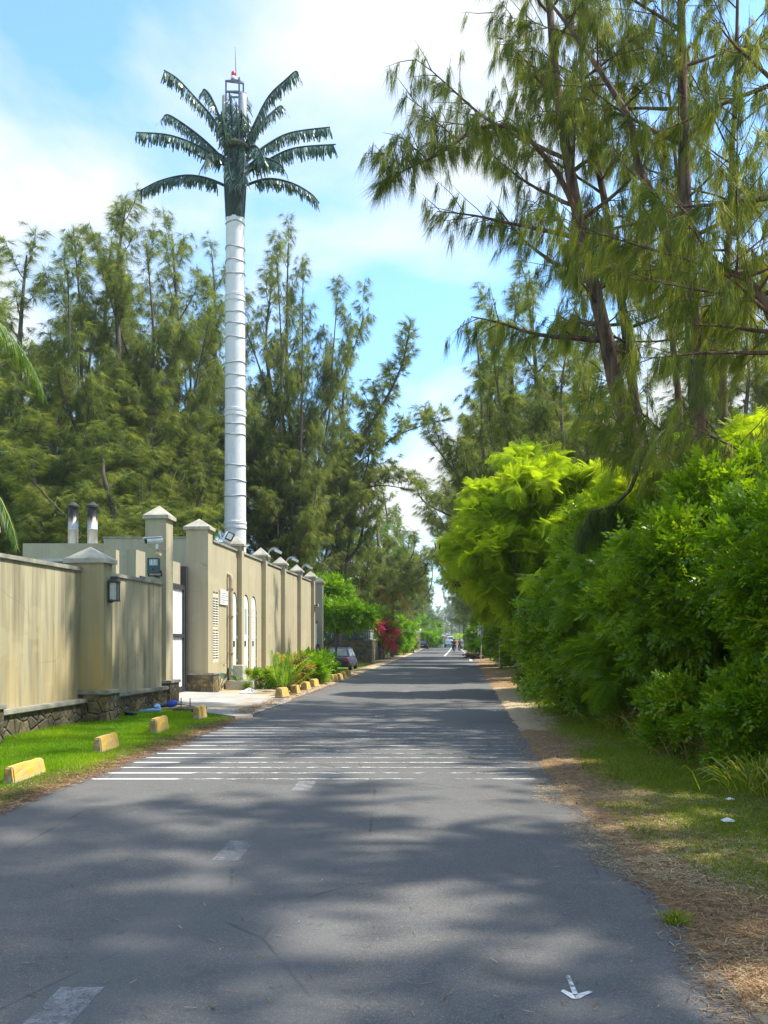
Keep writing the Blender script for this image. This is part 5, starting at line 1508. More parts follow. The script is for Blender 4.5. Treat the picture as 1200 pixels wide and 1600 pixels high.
def taro():
    c = vp(343, 1081); root = thing('caladium_plant', 'broad leaved dark plant with drooping leaves beside the concrete footing', 'plant', c, group=GP)
    m = MB(); V, hv = [], []; r_ = random.Random(4)
    for i in range(9):
        a = i * .7 + .3; e = r_.uniform(.75, 1.35); p = walk(r_, (0, 0, 0), (math.cos(a) * math.cos(e), math.sin(a) * math.cos(e), math.sin(e)), r_.uniform(.55, .95), 5, up=-.03, wob=.05)
        m.tube(p, [.016, .014, .012, .010, .008, .006], 6, cap=False)
        t, d = p[-1], Vector((math.cos(a), math.sin(a), -.75)).normalized(); s = Vector((-math.sin(a), math.cos(a), 0))
        for q in ((-1, 1), (1, -1)):
            w_ = s * q[0] * .14; V.append([list(t), list(t + d * .13 + w_ + Vector((0, 0, .03))), list(t + d * .28 + w_ * .55), list(t + d * .40)]); hv.append(r_.random() * .6)
    m.build('stalk', M['twig'], root); leaf_mesh('leaf_blades', np.array(V), fmat('taro_leaf', [(0, (.02, .07, .03)), (1, (.07, .14, .06))], .25, .35, .5), root, hv)
taro()
def small_tree(lab, p, yb, Y, ells, n, T, mat, seed, scale=1.0, name='small_tree', gr=None, cat='tree', r=.07, zoff=0):
    b = at(p, 1000, Y); b.z = gz(b.x, Y)
    root = thing(name, lab, cat, b, group=gr)
    le = [(e[0] - b.x, e[1] - b.y, e[2] - b.z, e[3], e[4], e[5]) for e in ells]
    g = np.random.default_rng(seed); P, nr = shell(g, le, n, .5, .3, seed); V, h = inst(g, T, P, nr, scale, .55, .1); leaf_mesh('crown', V, mat, root, h)
    m = MB(); r_ = random.Random(seed); zt = min(e[2] for e in le)
    tr = [Vector((0, 0, -.2)), Vector((.05, 0, zt * .5)), Vector((.12, .05, zt))]
    m.tube(tr, [r, r * .8, r * .6], 8)
    for i in range(9):
        e = r_.choice(le); t = Vector((e[0] + r_.uniform(-.7, .7) * e[3], e[1] + r_.uniform(-.7, .7) * e[4], e[2] + r_.uniform(-.2, .6) * e[5]))
        s = tr[1].lerp(tr[2], r_.uniform(.5, 1)); m.tube([s, s.lerp(t, .5) + Vector((0, 0, .15)), t], [r * .4, r * .28, r * .08], 6, cap=False)
    m.build('trunk', M['bark_far'], root)
    return root, le
small_tree('small lime green tree with a flat crown over the parked blue car', 524, 1046, 52, [E(523, 953, 52, .8, .9, .30), E(555, 958, 52, .85, .9, .32), E(538, 968, 52, .95, 1.0, .30), E(510, 964, 52.5, .4, .7, .28), E(572, 966, 52, .4, .7, .26)], 2000, SPB, M['lime'], 501, 1.25, gr='garden plants on the left')
small_tree('pale variegated leafy tree behind the far end of the tall wall', 522, 1046, 57, [E(518, 922, 57, 1.0, 1.3, .7), E(530, 940, 57, .9, 1.2, .7), E(508, 940, 57, .8, 1.2, .8), E(520, 955, 58, .9, 1.3, .5)], 3000, SPB, M['lime'], 502, 1.2, gr='garden plants on the left')
def flower_bush(lab, Y, ells, n, mat, fm, nf, seed, fs=1.0):
    cx = sum(e[0] for e in ells) / len(ells); b = (cx, Y, gz(cx, Y))
    r_, le = bush('flowering_bush', lab, 'bush', b, ells, n, SPB, mat, scale=1.5, seed=seed, group='garden plants on the left', stem_n=8)
    g = np.random.default_rng(seed + 5); P, nr = shell(g, le, nf, .93, .3, seed); V, h = inst(g, SPB, P, nr, 1.1 * fs, .7, .1); leaf_mesh('blossoms', V, fm, r_, h)
flower_bush('bougainvillea with pink flowers spilling over the stone garden wall', 78, [E(598, 980, 78, .9, 1.0, .55), E(608, 994, 78, .8, 1.4, .85), E(585, 977, 76, .8, 1, .4)], 420, M['lime'], M['pink'], 900, 511)
flower_bush('tall shrub with white flowers beyond the bougainvillea', 95, [E(620, 985, 95, 1.1, 1.8, 1.3), E(614, 1000, 94, 1.0, 1.6, 1.2), E(626, 1000, 98, .9, 2, 1.2)], 2600, M['lime'], M['white_flower'], 160, 512)
fbush('garden_bush', 'rounded green bush beyond the white flowering shrub', 'bush', 108, [E(628, 997, 108, 1.2, 2, 1.4), E(636, 1004, 112, .8, 2.2, 1.0)], 2600, SPB, M['broad'], scale=1.6, seed=513, csize=.45, group='garden plants on the left')
fbush('garden_bush', 'green bush filling the garden behind the white slat fence', 'bush', 78, [E(560, 978, 78, 2.4, 1.8, 1.2), E(530, 985, 74, 2.0, 1.5, 1.2)], 3400, SPB, M['broad'], scale=1.8, seed=514, group='garden plants on the left')
fbush('garden_bush', 'clipped yellow green hedge beyond the dark parked car', 'bush', 175, [E(672, 999, 172, 1.3, 4, 1.1), E(676, 1000, 180, 1.2, 4, 1.0)], 1500, SPB, M['lime'], scale=2.2, seed=515, group='garden plants on the left')
fbush('garden_bush', 'yellow green bush above the beige gate pillar far down the road', 'bush', 158, [E(662, 985, 160, 2.2, 3, 1.8)], 1500, SPB, M['lime'], scale=2.4, seed=516, group='garden plants on the left')

# ---------------------------------------------------------------- coconut palms
def coco_frond(r_, c, d0, L, droop, V, hv, wood, ll=.75, step=.055, hue=(0, 1), wd=.02):
    path = [Vector(c)]; d = Vector(d0).normalized(); n = 12
    for i in range(n):
        d = (d + Vector((0, 0, -droop / n * (1 + i * .12)))).normalized(); path.append(path[-1] + d * L / n)
    wood.tube(path, [.035 * (1 - .85 * i / n) for i in range(n + 1)], 6, cap=False)
    k = int(L * .86 / step)
    for j in range(k):
        u = .14 + .86 * j / k; p, t = interp(path, min(u, .999)); s = t.cross(Vector((0, 0, 1))); s = s.normalized() if s.length > .1 else Vector((1, 0, 0))
        for q in (-1, 1):
            ln = ll * math.sin(PI * (.14 + .76 * u)) * r_.uniform(.85, 1.1)
            dv = (s * q * .8 + t * .55 + Vector((0, 0, -.25 - r_.uniform(0, .3)))).normalized()
            m1 = p + dv * ln * .5; e = m1 + (dv + Vector((0, 0, -.75))).normalized() * ln * .5
            w_ = t * wd * .5
            h = hue[0] + (hue[1] - hue[0]) * r_.random()
            V.append([p - w_ * .6, p + w_ * .6, m1 + w_, m1 - w_]); V.append([m1 - w_, m1 + w_, e + w_ * .15, e - w_ * .15]); hv += [h, h]
def coconut(lab, base, crown, nf, L, mat, seed, droop=1.2, e_rng=(-.2, 1.3), az=None, gr=None, ll=.75, step=.06, wd=.03):
    r_ = random.Random(seed); base = Vector(base); c = Vector(crown) - base
    root = thing('coconut_palm', lab, 'palm', base, group=gr)
    m = MB(); tr = [Vector((0, 0, -.3)), c * .33 + Vector((.15, 0, 0)), c * .66 + Vector((.12, 0, 0)), c]; m.tube(tr, [.2, .15, .13, .12], 10); m.build('trunk', M['bark_far'], root)
    V, hv = [], []; wd_ = MB()
    for i in range(nf):
        a = (az[i % len(az)] if az else i * 2.4) + r_.uniform(-.25, .25); e = e_rng[0] + (e_rng[1] - e_rng[0]) * ((i + .5) / nf)
        coco_frond(r_, c, (math.cos(a) * math.cos(e), math.sin(a) * math.cos(e), math.sin(e)), L * r_.uniform(.85, 1.1), droop * r_.uniform(.8, 1.2), V, hv, wd_, ll, step, wd=wd)
    wd_.build('frond_ribs', pmat('palm_rib', (.30, .27, .06), (.2, .2, .05), 5, .5), root)
    leaf_mesh('fronds', np.array([[list(v) for v in q] for q in V]), mat, root, hv)
coconut('green coconut palm against the white sky left of the road', (px(592, 92), 92, 0), at(590, 838, 92), 15, 3.6, M['palm'], 601, gr='palms', ll=.9, step=.09, wd=.05)
coconut('coconut palm with yellowing hanging fronds over the flowering bushes', (px(612, 86), 86, 0), at(612, 925, 86), 17, 3.9, M['palm_yellow'], 602, gr='palms', droop=1.5, e_rng=(-.4, 1.1), ll=.9, step=.08, wd=.05)
coconut('small coconut palm beyond the beige gate pillar', (px(668, 165), 165, .1), at(668, 972, 165), 12, 4.0, M['palm'], 603, gr='palms', ll=1.0, step=.14, wd=.08)
coconut('coconut palm outside the left border with one bright frond reaching in above the wall', (-8.7, 13.2, 0), (-8.5, 13.2, 6.5), 7, 4.0, M['palm'], 604, gr='palms', droop=1.7, e_rng=(.1, .9), az=[.1, 3.0, 2.0, 4.0, 1.2, 5.2, .35], ll=.75, step=.045, wd=.024)
coconut('low palm behind the left end of the wall with one drooping frond over its coping', (-8.0, 13.6, 0), (-7.75, 13.6, 3.85), 7, 2.9, M['palm'], 605, gr='palms', droop=2.2, e_rng=(.2, 1.0), az=[.05, 3.1, 2.2, 4.2, 1.4, 5.4], ll=.6, step=.04, wd=.022)
# far off growth that reads as one mass: the wood at the end of the road, the undergrowth below the far rows
def mass(name, g, boxes, n, size, mat):
    P = []
    for (x, y, z, rx, ry, rz) in boxes:
        d = unit(g.normal(0, 1, (n, 3))); P.append(np.array([x, y, z]) + d * (g.random((n, 1)) ** .35) * np.array([rx, ry, rz]))
    P = np.concatenate(P); P = P[P[:, 2] > -.2]
    V, h = inst(g, SPB, P, unit(g.normal(0, 1, P.shape)), size, .6, .1); leaf = leaf_mesh(name, V, mat, None, h)
    return tag(leaf, kind='stuff')
g = np.random.default_rng(77)
bx = [(xl(560) - 45 + 11 * i, 575 + 8 * (i % 3), 6 + 3 * ((i * 7) % 3), 9, 6, 9 + 2 * ((i * 5) % 3)) for i in range(12)]
mass('distant_wood', g, bx, 420, 9, M['needles_far'])
bx = []
for Y in (115, 132, 150, 172, 196, 225, 260, 300, 350, 410, 470): bx.append((xr(Y) + 3.6 + .004 * Y, Y, zr(Y) + 1.2, 1.8, 9 + Y * .04, 1.7))
for Y in (192, 215, 245, 285, 335, 400, 470): bx.append((xl(Y) - 4.6, Y, zr(Y) + 1.2, 1.8, 10 + Y * .04, 1.8))
mass('roadside_undergrowth', g, bx, 420, 3.0, M['broad'])
# ---------------------------------------------------------------- grass and litter
def blades(name, g, X, Y, hgt, wd, mat, hue, kind='stuff', lean=.45):
    n = len(X); Z = np.array([gz(x, y) for x, y in zip(X, Y)]) - .004
    P = np.stack([X, Y, Z], 1); d = unit(np.stack([g.normal(0, lean, n), g.normal(0, lean, n), np.ones(n)], 1)); L = hgt * (.5 + .7 * g.random(n))
    s = unit(np.cross(d, g.normal(0, 1, (n, 3)))) * (wd * (.7 + .6 * g.random((n, 1)))) * .5
    tip = P + d * L[:, None] + np.stack([g.normal(0, .25, n), g.normal(0, .25, n), np.zeros(n)], 1) * L[:, None]
    o = leaf_mesh(name, np.stack([P - s, P + s, tip], 1), mat, None, hue); return tag(o, kind=kind)
def scatter(g, n, Y0, Y1, fx0, fx1, power=1.6):
    """points denser near the camera"""
    u = g.random(n); Y = (Y0 ** (1 - power) + u * (Y1 ** (1 - power) - Y0 ** (1 - power))) ** (1 / (1 - power))
    a = np.array([fx0(y) for y in Y]); b = np.array([fx1(y) for y in Y]); X = a + (b - a) * g.random(n); return X, Y
g = np.random.default_rng(901)
X, Y = scatter(g, 150000, 7.6, 20.5, lambda y: -6.3 + .12 * (y - 16), lambda y: xl(y) - .12, 1.3)
d = np.array([xl(y) for y in Y]) - X
bare = np.array([nz(x + 31, y, 1.4) + .5 * nz(x, y + 9, 3.7) for x, y in zip(X, Y)])
keep = (g.random(len(X)) < np.clip((d - .12) / .4, 0, 1) * np.clip(1.25 - 1.6 * np.clip(bare - .12, 0, 1), .25, 1)) & (X > -7.2)
keep &= ~((Y > 19.0) & (d < 1.9 - (Y - 19) * .0) & (Y > 18.9 + d * .55))
X, Y, d = X[keep], Y[keep], d[keep]
pn = np.array([nz(x, y, .8) for x, y in zip(X, Y)])
blades('lawn_grass', g, X, Y, .05 + .05 * np.clip(pn + .2, 0, 1), .009, M['lawn'], np.clip(.42 + .6 * pn + .6 * (g.random(len(X)) - .5), 0, 1))
X, Y = scatter(g, 210000, 3.6, 34, lambda y: xr(y) + .3, lambda y: min(3.4 + .085 * y, xr(y) + 3.6), 1.7)
d = X - np.array([xr(y) for y in Y]); pn = np.array([nz(x, y, .55) + .6 * nz(x, y, 2.1) for x, y in zip(X, Y)])
pr = np.clip((d + np.where(Y < 9, (Y - 6) * .22, 0) - .5) / .8, 0, 1) * np.clip(.70 + 1.1 * pn, 0, 1)
keep = g.random(len(X)) < pr * 1.4; X, Y, d, pn = X[keep], Y[keep], d[keep], pn[keep]
blades('verge_grass', g, X, Y, .05 + .05 * np.clip(pn + .1, 0, 1), .008, M['verge'], np.clip(.30 + .28 * g.normal(0, 1, len(X)), 0, 1), lean=.7)
# fallen needles, straw and small twigs lying flat
def flat_litter(name, g, X, Y, ln, wd, hue):
    n = len(X); Z = np.array([max(gz(x, y), zr(y) if xl(y) - .12 < x < xr(y) + .12 else -9) for x, y in zip(X, Y)]) + .004 + .012 * g.random(n)
    a = g.random(n) * 6.283; L = ln * (.4 + .9 * g.random(n)); dx, dy = np.cos(a) * L / 2, np.sin(a) * L / 2
    tz = g.normal(0, .12, n) * L; P = np.stack([X, Y, Z], 1); D = np.stack([dx, dy, np.abs(tz) * .5], 1); S = np.stack([-np.sin(a), np.cos(a), np.zeros(n)], 1) * wd * .5
    o = leaf_mesh(name, np.stack([P - D - S, P - D + S, P + D + S, P + D - S], 1), M['litter'], None, hue); return tag(o, kind='stuff')
X, Y = scatter(g, 150000, 3.5, 30, lambda y: xr(y) - .25, lambda y: xr(y) + 3.2, 1.8)
d = X - np.array([xr(y) for y in Y]); pn = np.array([nz(x, y, .9) for x, y in zip(X, Y)])
keep = g.random(len(X)) < np.clip((d + .16 + .25 * pn) / .3, 0, 1) * np.clip(.75 + pn - np.clip(d - 1.2, 0, 2) * .3, .1, 1); X, Y, pn = X[keep], Y[keep], pn[keep]
flat_litter('fallen_needles', g, X, Y, .062, .0036, np.clip(.48 + .5 * pn + .26 * g.normal(0, 1, len(X)), 0, 1))
X, Y = scatter(g, 40000, 7.4, 45, lambda y: xl(y) - .65, lambda y: xl(y) + .22, 1.4)
d = np.array([xl(y) for y in Y]) - X; pn = np.array([nz(x, y, 1.1) for x, y in zip(X, Y)])
keep = g.random(len(X)) < np.clip((d + .14 + .2 * pn) / .25, 0, 1) * np.clip((.75 - d) / .3, 0, 1); X, Y = X[keep], Y[keep]
flat_litter('fallen_needles', g, X, Y, .10, .0065, np.clip(.35 + .3 * g.normal(0, 1, len(X)), 0, 1))
X, Y = scatter(g, 700, 3.6, 40, lambda y: xl(y), lambda y: xr(y), 1.7)
flat_litter('road_litter', g, X, Y, .05, .005, np.clip(.3 + .3 * g.normal(0, 1, len(X)), 0, 1))
def cones():
    g = np.random.default_rng(31); X, Y = scatter(g, 260, 3.6, 14, lambda y: xr(y) + .15, lambda y: xr(y) + 2.2, 1.7); m = MB(); r_ = random.Random(8)
    for x, y in zip(X, Y):
        s = r_.uniform(.005, .010); m.lathe([(s * .5, 0), (s, s * .7), (s * .8, s * 1.6), (s * .2, s * 2)], c=(x, y, gz(x, y)), n=6)
    tag(m.build('fallen_cones', M['soot']), kind='stuff')
cones()
# ---------------------------------------------------------------- vehicles
GLASS = pmat('car_glass', (.03, .04, .05), (.05, .06, .07), 3, .06, .8, bump=0)
GLASS_L = pmat('car_glass_sky', (.16, .20, .24), (.10, .13, .17), 3, .12, .6, bump=0)
REDL = pmat('tail_lamp_red', (.45, .02, .03), (.3, .01, .02), 6, .2, .6, bump=0)
HEADL = pmat('head_lamp_clear', (.70, .72, .72), (.55, .57, .58), 6, .15, .6, bump=0)
PLATE_Y = pmat('plate_yellow', (.75, .42, .04), (.68, .38, .03), 8, .5, bump=0)
PLATE_W = pmat('plate_white', (.70, .70, .66), None, 8, .5, bump=0)
RIM = pmat('wheel_rim', (.35, .36, .37), (.22, .22, .23), 10, .35, .5, .7)
def carpaint(name, c):
    return pmat(name, c, tuple(x * .88 for x in c), 2, .45, .35, .0, bump=0.0)
def car(lab, loc, rz, paint, L=3.9, W=1.64, H=1.42, kind='hatch', group=None, glass=None, plate=None, cat='car'):
    root = thing('parked_car' if cat == 'parked car' else cat.replace(' ', '_'), lab, cat, loc, rz, group)
    glass = glass or GLASS
    hw = W / 2; sh = .60 * H if kind != 'van' else .52 * H
    if kind == 'hatch': st = [(-L / 2, .34, sh * .92, .80), (-L / 2 + .05, .26, sh * .97, .90), (-L / 2 + .35, .20, sh * 1.02, .98), (-.4, .18, sh, 1), (.6, .18, sh * .98, 1), (L / 2 - .7, .19, sh * .90, .98), (L / 2 - .18, .22, sh * .80, .90), (L / 2, .30, sh * .68, .76)]
    else: st = [(-L / 2, .36, sh * .95, .88), (-L / 2 + .06, .26, sh, .97), (-.4, .2, sh, 1), (L / 2 - .5, .2, sh * .97, .98), (L / 2 - .1, .24, sh * .86, .93), (L / 2, .32, sh * .75, .84)]
    m = MB(); vs, fs = [], []
    for y, zl, zs, k in st:
        w = hw * k
        half = [(.80, zl), (.97, zl + .07), (1.0, zl + (zs - zl) * .45), (.985, zl + (zs - zl) * .75), (.93, zs - .02), (.84, zs)]
        ring = [(-w * a, y, z) for a, z in reversed(half)] + [(w * a, y, z) for a, z in half]
        vs += ring
    n = 12
    for i in range(len(st) - 1):
        for k in range(n): fs.append((i * n + k, i * n + (k + 1) % n, (i + 1) * n + (k + 1) % n, (i + 1) * n + k))
    fs += [tuple(range(n - 1, -1, -1)), tuple((len(st) - 1) * n + k for k in range(n))]
    m.add(vs, [tuple(reversed(f)) for f in fs], True); m.build('body', paint, root)
    if kind == 'hatch': prof = [(-L / 2 + .10, sh * .98), (-L / 2 + .38, H * .965), (-L / 2 + .70, H), (.25, H), (.55, H * .965), (1.18, sh * .97)]
    else: prof = [(-L / 2 + .04, sh * .98), (-L / 2 + .12, H * .96), (-L / 2 + .35, H), (L / 2 - 1.35, H), (L / 2 - 1.1, H * .96), (L / 2 - .45, sh * .96)]
    def cw(z): return hw * (.90 - .20 * (z - sh) / (H - sh)) if kind != 'van' else hw * (.96 - .10 * (z - sh) / (H - sh))
    k = len(prof); A = [(-cw(z), y, z) for y, z in prof]; B = [(cw(z), y, z) for y, z in prof]
    m = MB(); m.add(A + B, [tuple(range(k)), tuple(range(2 * k - 1, k - 1, -1))] + [((i + 1) % k, i, i + k, (i + 1) % k + k) for i in range(k)]); m.build('cabin', paint, root)
    def pane(name, p0, p1, f0, f1, inset):
        (y0, z0), (y1, z1) = p0, p1
        a = Vector((0, y0 + (y1 - y0) * f0, z0 + (z1 - z0) * f0)); b = Vector((0, y0 + (y1 - y0) * f1, z0 + (z1 - z0) * f1))
        nrm = Vector((0, (z1 - z0), -(y1 - y0))).normalized()
        if nrm.y * (1 if y0 > 0 else -1) < 0: nrm = -nrm
        o = nrm * .008
        q = [Vector((-(cw(a.z) - inset), a.y, a.z)) + o, Vector(((cw(a.z) - inset), a.y, a.z)) + o, Vector(((cw(b.z) - inset), b.y, b.z)) + o, Vector((-(cw(b.z) - inset), b.y, b.z)) + o]
        MB().add(q + [v - o * .6 for v in q], [(0, 1, 2, 3), (7, 6, 5, 4), (0, 4, 5, 1), (1, 5, 6, 2), (2, 6, 7, 3), (3, 7, 4, 0)]).build(name, glass, root)
    pane('rear_window', prof[0], prof[1], .16, .95, .09); pane('windscreen', prof[5], prof[4], .08, .97, .07)
    y0, y1 = prof[0][0] + .42, prof[5][0] - .30
    ym = (y0 + y1) / 2 + .05
    for s in (-1, 1):
        for ya, yb in ((y0, ym - .04), (ym + .04, y1)):
            za, zb = sh + .05, H * .93
            ta, tb = (ya + .16 if ya == y0 else ya), (yb - .45 if yb == y1 else yb)
            q = [Vector((s * (cw(za) + .008), ya, za)), Vector((s * (cw(za) + .008), yb, za)), Vector((s * (cw(zb) + .008), tb, zb)), Vector((s * (cw(zb) + .008), ta, zb))]
            o = Vector((s * .005, 0, 0)); q2 = [v - o for v in q]
            MB().add(q + q2, [(0, 1, 2, 3), (7, 6, 5, 4), (0, 4, 5, 1), (1, 5, 6, 2), (2, 6, 7, 3), (3, 7, 4, 0)]).build('side_window', glass, root)
        # mirrors
        MB().box((s * (hw + .07), prof[5][0] - .35, sh + .10), (.14, .10, .13), top=.8).build('wing_mirror', paint, root)
    r = .30
    for s in (-1, 1):
        for y in (-L / 2 + .68, L / 2 - .72):
            Mr = Matrix.Rotation(R(90), 3, 'Y'); c = (s * (hw - .09), y, r)
            wroot = MB().lathe([(r * .62, -.10), (r * .95, -.10), (r, -.05), (r, .05), (r * .95, .10), (r * .62, .10)], c=c, n=20, M=Mr).build('tyre', M['black'], root)
            MB().lathe([(.02, -.085), (r * .6, -.09), (r * .64, -.085), (r * .64, .085), (r * .6, .09), (.02, .085)], c=c, n=20, M=Mr).build('wheel_rim', RIM, wroot)
        MB().box((s * hw * .70, -L / 2 + .03, sh * .80), (.30, .13, .20), rz=s * -.22).build('tail_lamp', REDL, root, bevel=.02)
        MB().box((s * hw * .66, L / 2 - .10, sh * .64), (.36, .16, .15), rz=s * -.35).build('headlight', HEADL, root, bevel=.02)
    MB().box((0, -L / 2 - .02, .36), (W * .86, .14, .20)).build('rear_bumper', paint, root, bevel=.04)
    MB().box((0, L / 2 - .0, .36), (W * .78, .14, .20)).build('front_bumper', paint, root, bevel=.04)
    MB().box((-.08 if plate is None else -.25, -L / 2 - .012, sh * .72), (.50, .03, .13)).build('number_plate', plate or PLATE_Y, root)
    MB().box((0, L / 2 + .075, .38), (.46, .02, .11)).build('number_plate', PLATE_W, root)
    MB().box((0, L / 2 - .005, sh * .60), (.62, .06, .08)).build('grille', M['black'], root)
    return root
def ground_at(X, Y): return zr(Y) if xl(Y) < X < xr(Y) else gz(X, Y)
def vloc(p, Y):
    X = px(p, Y); return (X, Y, ground_at(X, Y) + .005)
GC = 'vehicles down the road'
car('blue grey hatchback parked nose in beside the stone garden wall', vloc(534, 56.5), R(-6), carpaint('paint_blue_grey', (.035, .042, .075)), cat='parked car', glass=GLASS_L, W=1.62, H=1.40, L=3.7, plate=PLATE_Y)
car('dark navy hatchback parked on the left verge by the beige gate pillars', vloc(661.2, 150), R(-4), carpaint('paint_navy', (.015, .018, .03)), cat='parked car', group=GC, glass=GLASS_L)
car('pale blue car driving towards the camera in the right hand lane', vloc(701.5, 172), R(180), carpaint('paint_pale_blue', (.22, .36, .44)), cat='car', group=GC, glass=GLASS_L)
car('cream car parked on the right verge behind the cyclists, nearest of two', vloc(727.5, 150), R(178), carpaint('paint_cream', (.55, .54, .46)), cat='parked car', group=GC, glass=GLASS_L)
car('white car parked on the right verge behind the cream one', vloc(722.5, 172), R(178), carpaint('paint_white', (.72, .74, .75)), cat='parked car', group=GC)
car('white minibus coming down the road behind the pale blue car', vloc(703.5, 262), R(180), carpaint('paint_white_bus', (.74, .74, .74)), L=4.8, W=1.75, H=2.0, kind='van', cat='van', group=GC)
car('small white van with a red load area behind the pale blue car', vloc(698.5, 300), R(180), carpaint('paint_red', (.50, .12, .08)), L=4.6, W=1.7, H=1.95, kind='van', cat='van', group=GC)
car('distant white van with a dark windscreen in the left hand lane', vloc(692.5, 360), R(0), carpaint('paint_white_van', (.76, .77, .78)), L=4.8, W=1.85, H=2.1, kind='van', cat='van', group=GC)

# ---------------------------------------------------------------- people on bicycles
def skin(name, mat, V, Ed, Rd, parent, sub=1):
    me = bpy.data.meshes.new(name); me.from_pydata([tuple(v) for v in V], Ed, [])
    o = bpy.data.objects.new(name, me); COL.objects.link(o); o.parent = parent
    me.materials.append(mat)
    md = o.modifiers.new('skin', 'SKIN'); md.use_smooth_shade = True
    for i, r in enumerate(Rd): me.skin_vertices[0].data[i].radius = (r, r)
    me.skin_vertices[0].data[0].use_root = True
    if sub: s = o.modifiers.new('subd', 'SUBSURF'); s.levels = sub; s.render_levels = sub
    return o
SKIN = pmat('skin_brown', (.22, .12, .075), (.19, .10, .06), 6, .6, bump=0)
HAIR = pmat('hair_black', (.012, .010, .010), None, 20, .6)
def person(lab, loc, rz, joints, shirt, trousers, group=None, helmet=None):
    """joints: dict of local positions; faces +Y"""
    root = thing('person', lab, 'person', loc, rz, group)
    J = {k: Vector(v) for k, v in joints.items()}
    V, Ed, Rd, idx = [], [], [], {}
    def add(n, p, r, par=None):
        idx[n] = len(V); V.append(Vector(p)); Rd.append(r)
        if par: Ed.append((idx[par], idx[n]))
    add('pelvis', J['pelvis'], .125); add('chest', J['chest'], .13, 'pelvis'); add('neck', J['neck'], .055, 'chest')
    hd = J['head']; add('jaw', J['neck'].lerp(hd, .55), .062, 'neck'); add('head', hd, .088, 'jaw'); add('crown', hd + (hd - J['neck']).normalized() * .07, .07, 'head')
    for s in 'lr':
        add('sh' + s, J['sh' + s], .058, 'chest'); add('el' + s, J['el' + s], .042, 'sh' + s); add('wr' + s, J['wr' + s], .030, 'el' + s)
        d = (J['wr' + s] - J['el' + s]).normalized(); sd_ = Vector((1, 0, 0)) * (1 if s == 'r' else -1); dn = Vector((0, 0, -1))
        palm = J['wr' + s] + d * .075; add('palm' + s, palm, .032, 'wr' + s)
        for f in range(4):
            b = palm + d * .02 + sd_ * (.030 - .020 * f); L = (.034, .040, .037, .028)[f]
            add('f%d' % f + s, b, .011, 'palm' + s); add('g%d' % f + s, b + d * L * .8 + dn * L * .5, .009, 'f%d' % f + s); add('h%d' % f + s, b + d * L * .7 + dn * L * 1.2, .008, 'g%d' % f + s)
        tb = J['wr' + s] + d * .035 - sd_ * .035; add('t' + s, tb, .012, 'palm' + s); add('u' + s, tb + d * .035 - sd_ * .015 + dn * .02, .010, 't' + s)
        add('hip' + s, J['hip' + s], .095, 'pelvis'); add('kn' + s, J['kn' + s], .060, 'hip' + s); add('an' + s, J['an' + s], .040, 'kn' + s); add('toe' + s, J['toe' + s], .034, 'an' + s)
    skin('body', SKIN, V, Ed, Rd, root)
    def cloth(name, mat, chain_list, grow):
        v, e, r, ix = [], [], [], {}
        for ch in chain_list:
            for i, (k, p, rad) in enumerate(ch):
                if k not in ix: ix[k] = len(v); v.append(p); r.append(rad + grow)
                if i: e.append((ix[ch[i - 1][0]], ix[k]))
        skin(name, mat, v, e, r, root)
    T = [[('p', J['pelvis'], .125), ('c', J['chest'], .13), ('n', J['chest'].lerp(J['neck'], .55), .075)]]
    for s in 'lr': T.append([('c', J['chest'], .13), ('s' + s, J['sh' + s], .058), ('e' + s, J['sh' + s].lerp(J['el' + s], .8), .048)])
    cloth('shirt', shirt, T, .022)
    T = [[('p', J['pelvis'] + Vector((0, 0, -.02)), .125)]]
    for s in 'lr': T.append([('p', J['pelvis'] + Vector((0, 0, -.02)), .125), ('h' + s, J['hip' + s], .095), ('k' + s, J['kn' + s], .062), ('a' + s, J['kn' + s].lerp(J['an' + s], .8), .045)])
    cloth('trousers', trousers, T, .016)
    for s in 'lr': cloth('shoe', M['black'], [[('a', J['an' + s] + Vector((0, -.02, -.03)), .045), ('t', J['toe' + s], .038)]], .008)
    up = (hd - J['neck']).normalized(); q = up.rotation_difference(Vector((0, 0, 1))).inverted().to_matrix()
    m = MB(); m.lathe([(.105, .0), (.108, .05), (.09, .10), (.05, .135), (.01, .145)], c=hd + Vector((0, -.02, -.005)), n=14, M=q); m.build('hair', helmet or HAIR, root)
    m = MB()
    m.add([hd + Vector((-.014, .088, -.02)), hd + Vector((.014, .088, -.02)), hd + Vector((0, .115, -.03)), hd + Vector((0, .088, .03))], [(0, 1, 2), (0, 2, 3), (1, 3, 2)]); m.build('nose', SKIN, root)
    for s in (-1, 1):
        MB().lathe([(.002, -.008), (.010, -.004), (.010, .004), (.002, .008)], c=hd + Vector((s * .034, .084, .012)), n=8).build('eye', HAIR, root)
        MB().box(hd + Vector((s * .092, -.01, -.01)), (.016, .03, .05), top=.8).build('ear', SKIN, root)
    MB().box(hd + Vector((0, .086, -.055)), (.045, .012, .012)).build('mouth', pmat('lips', (.20, .07, .06), None, 8, .5, bump=0), root)
    return root
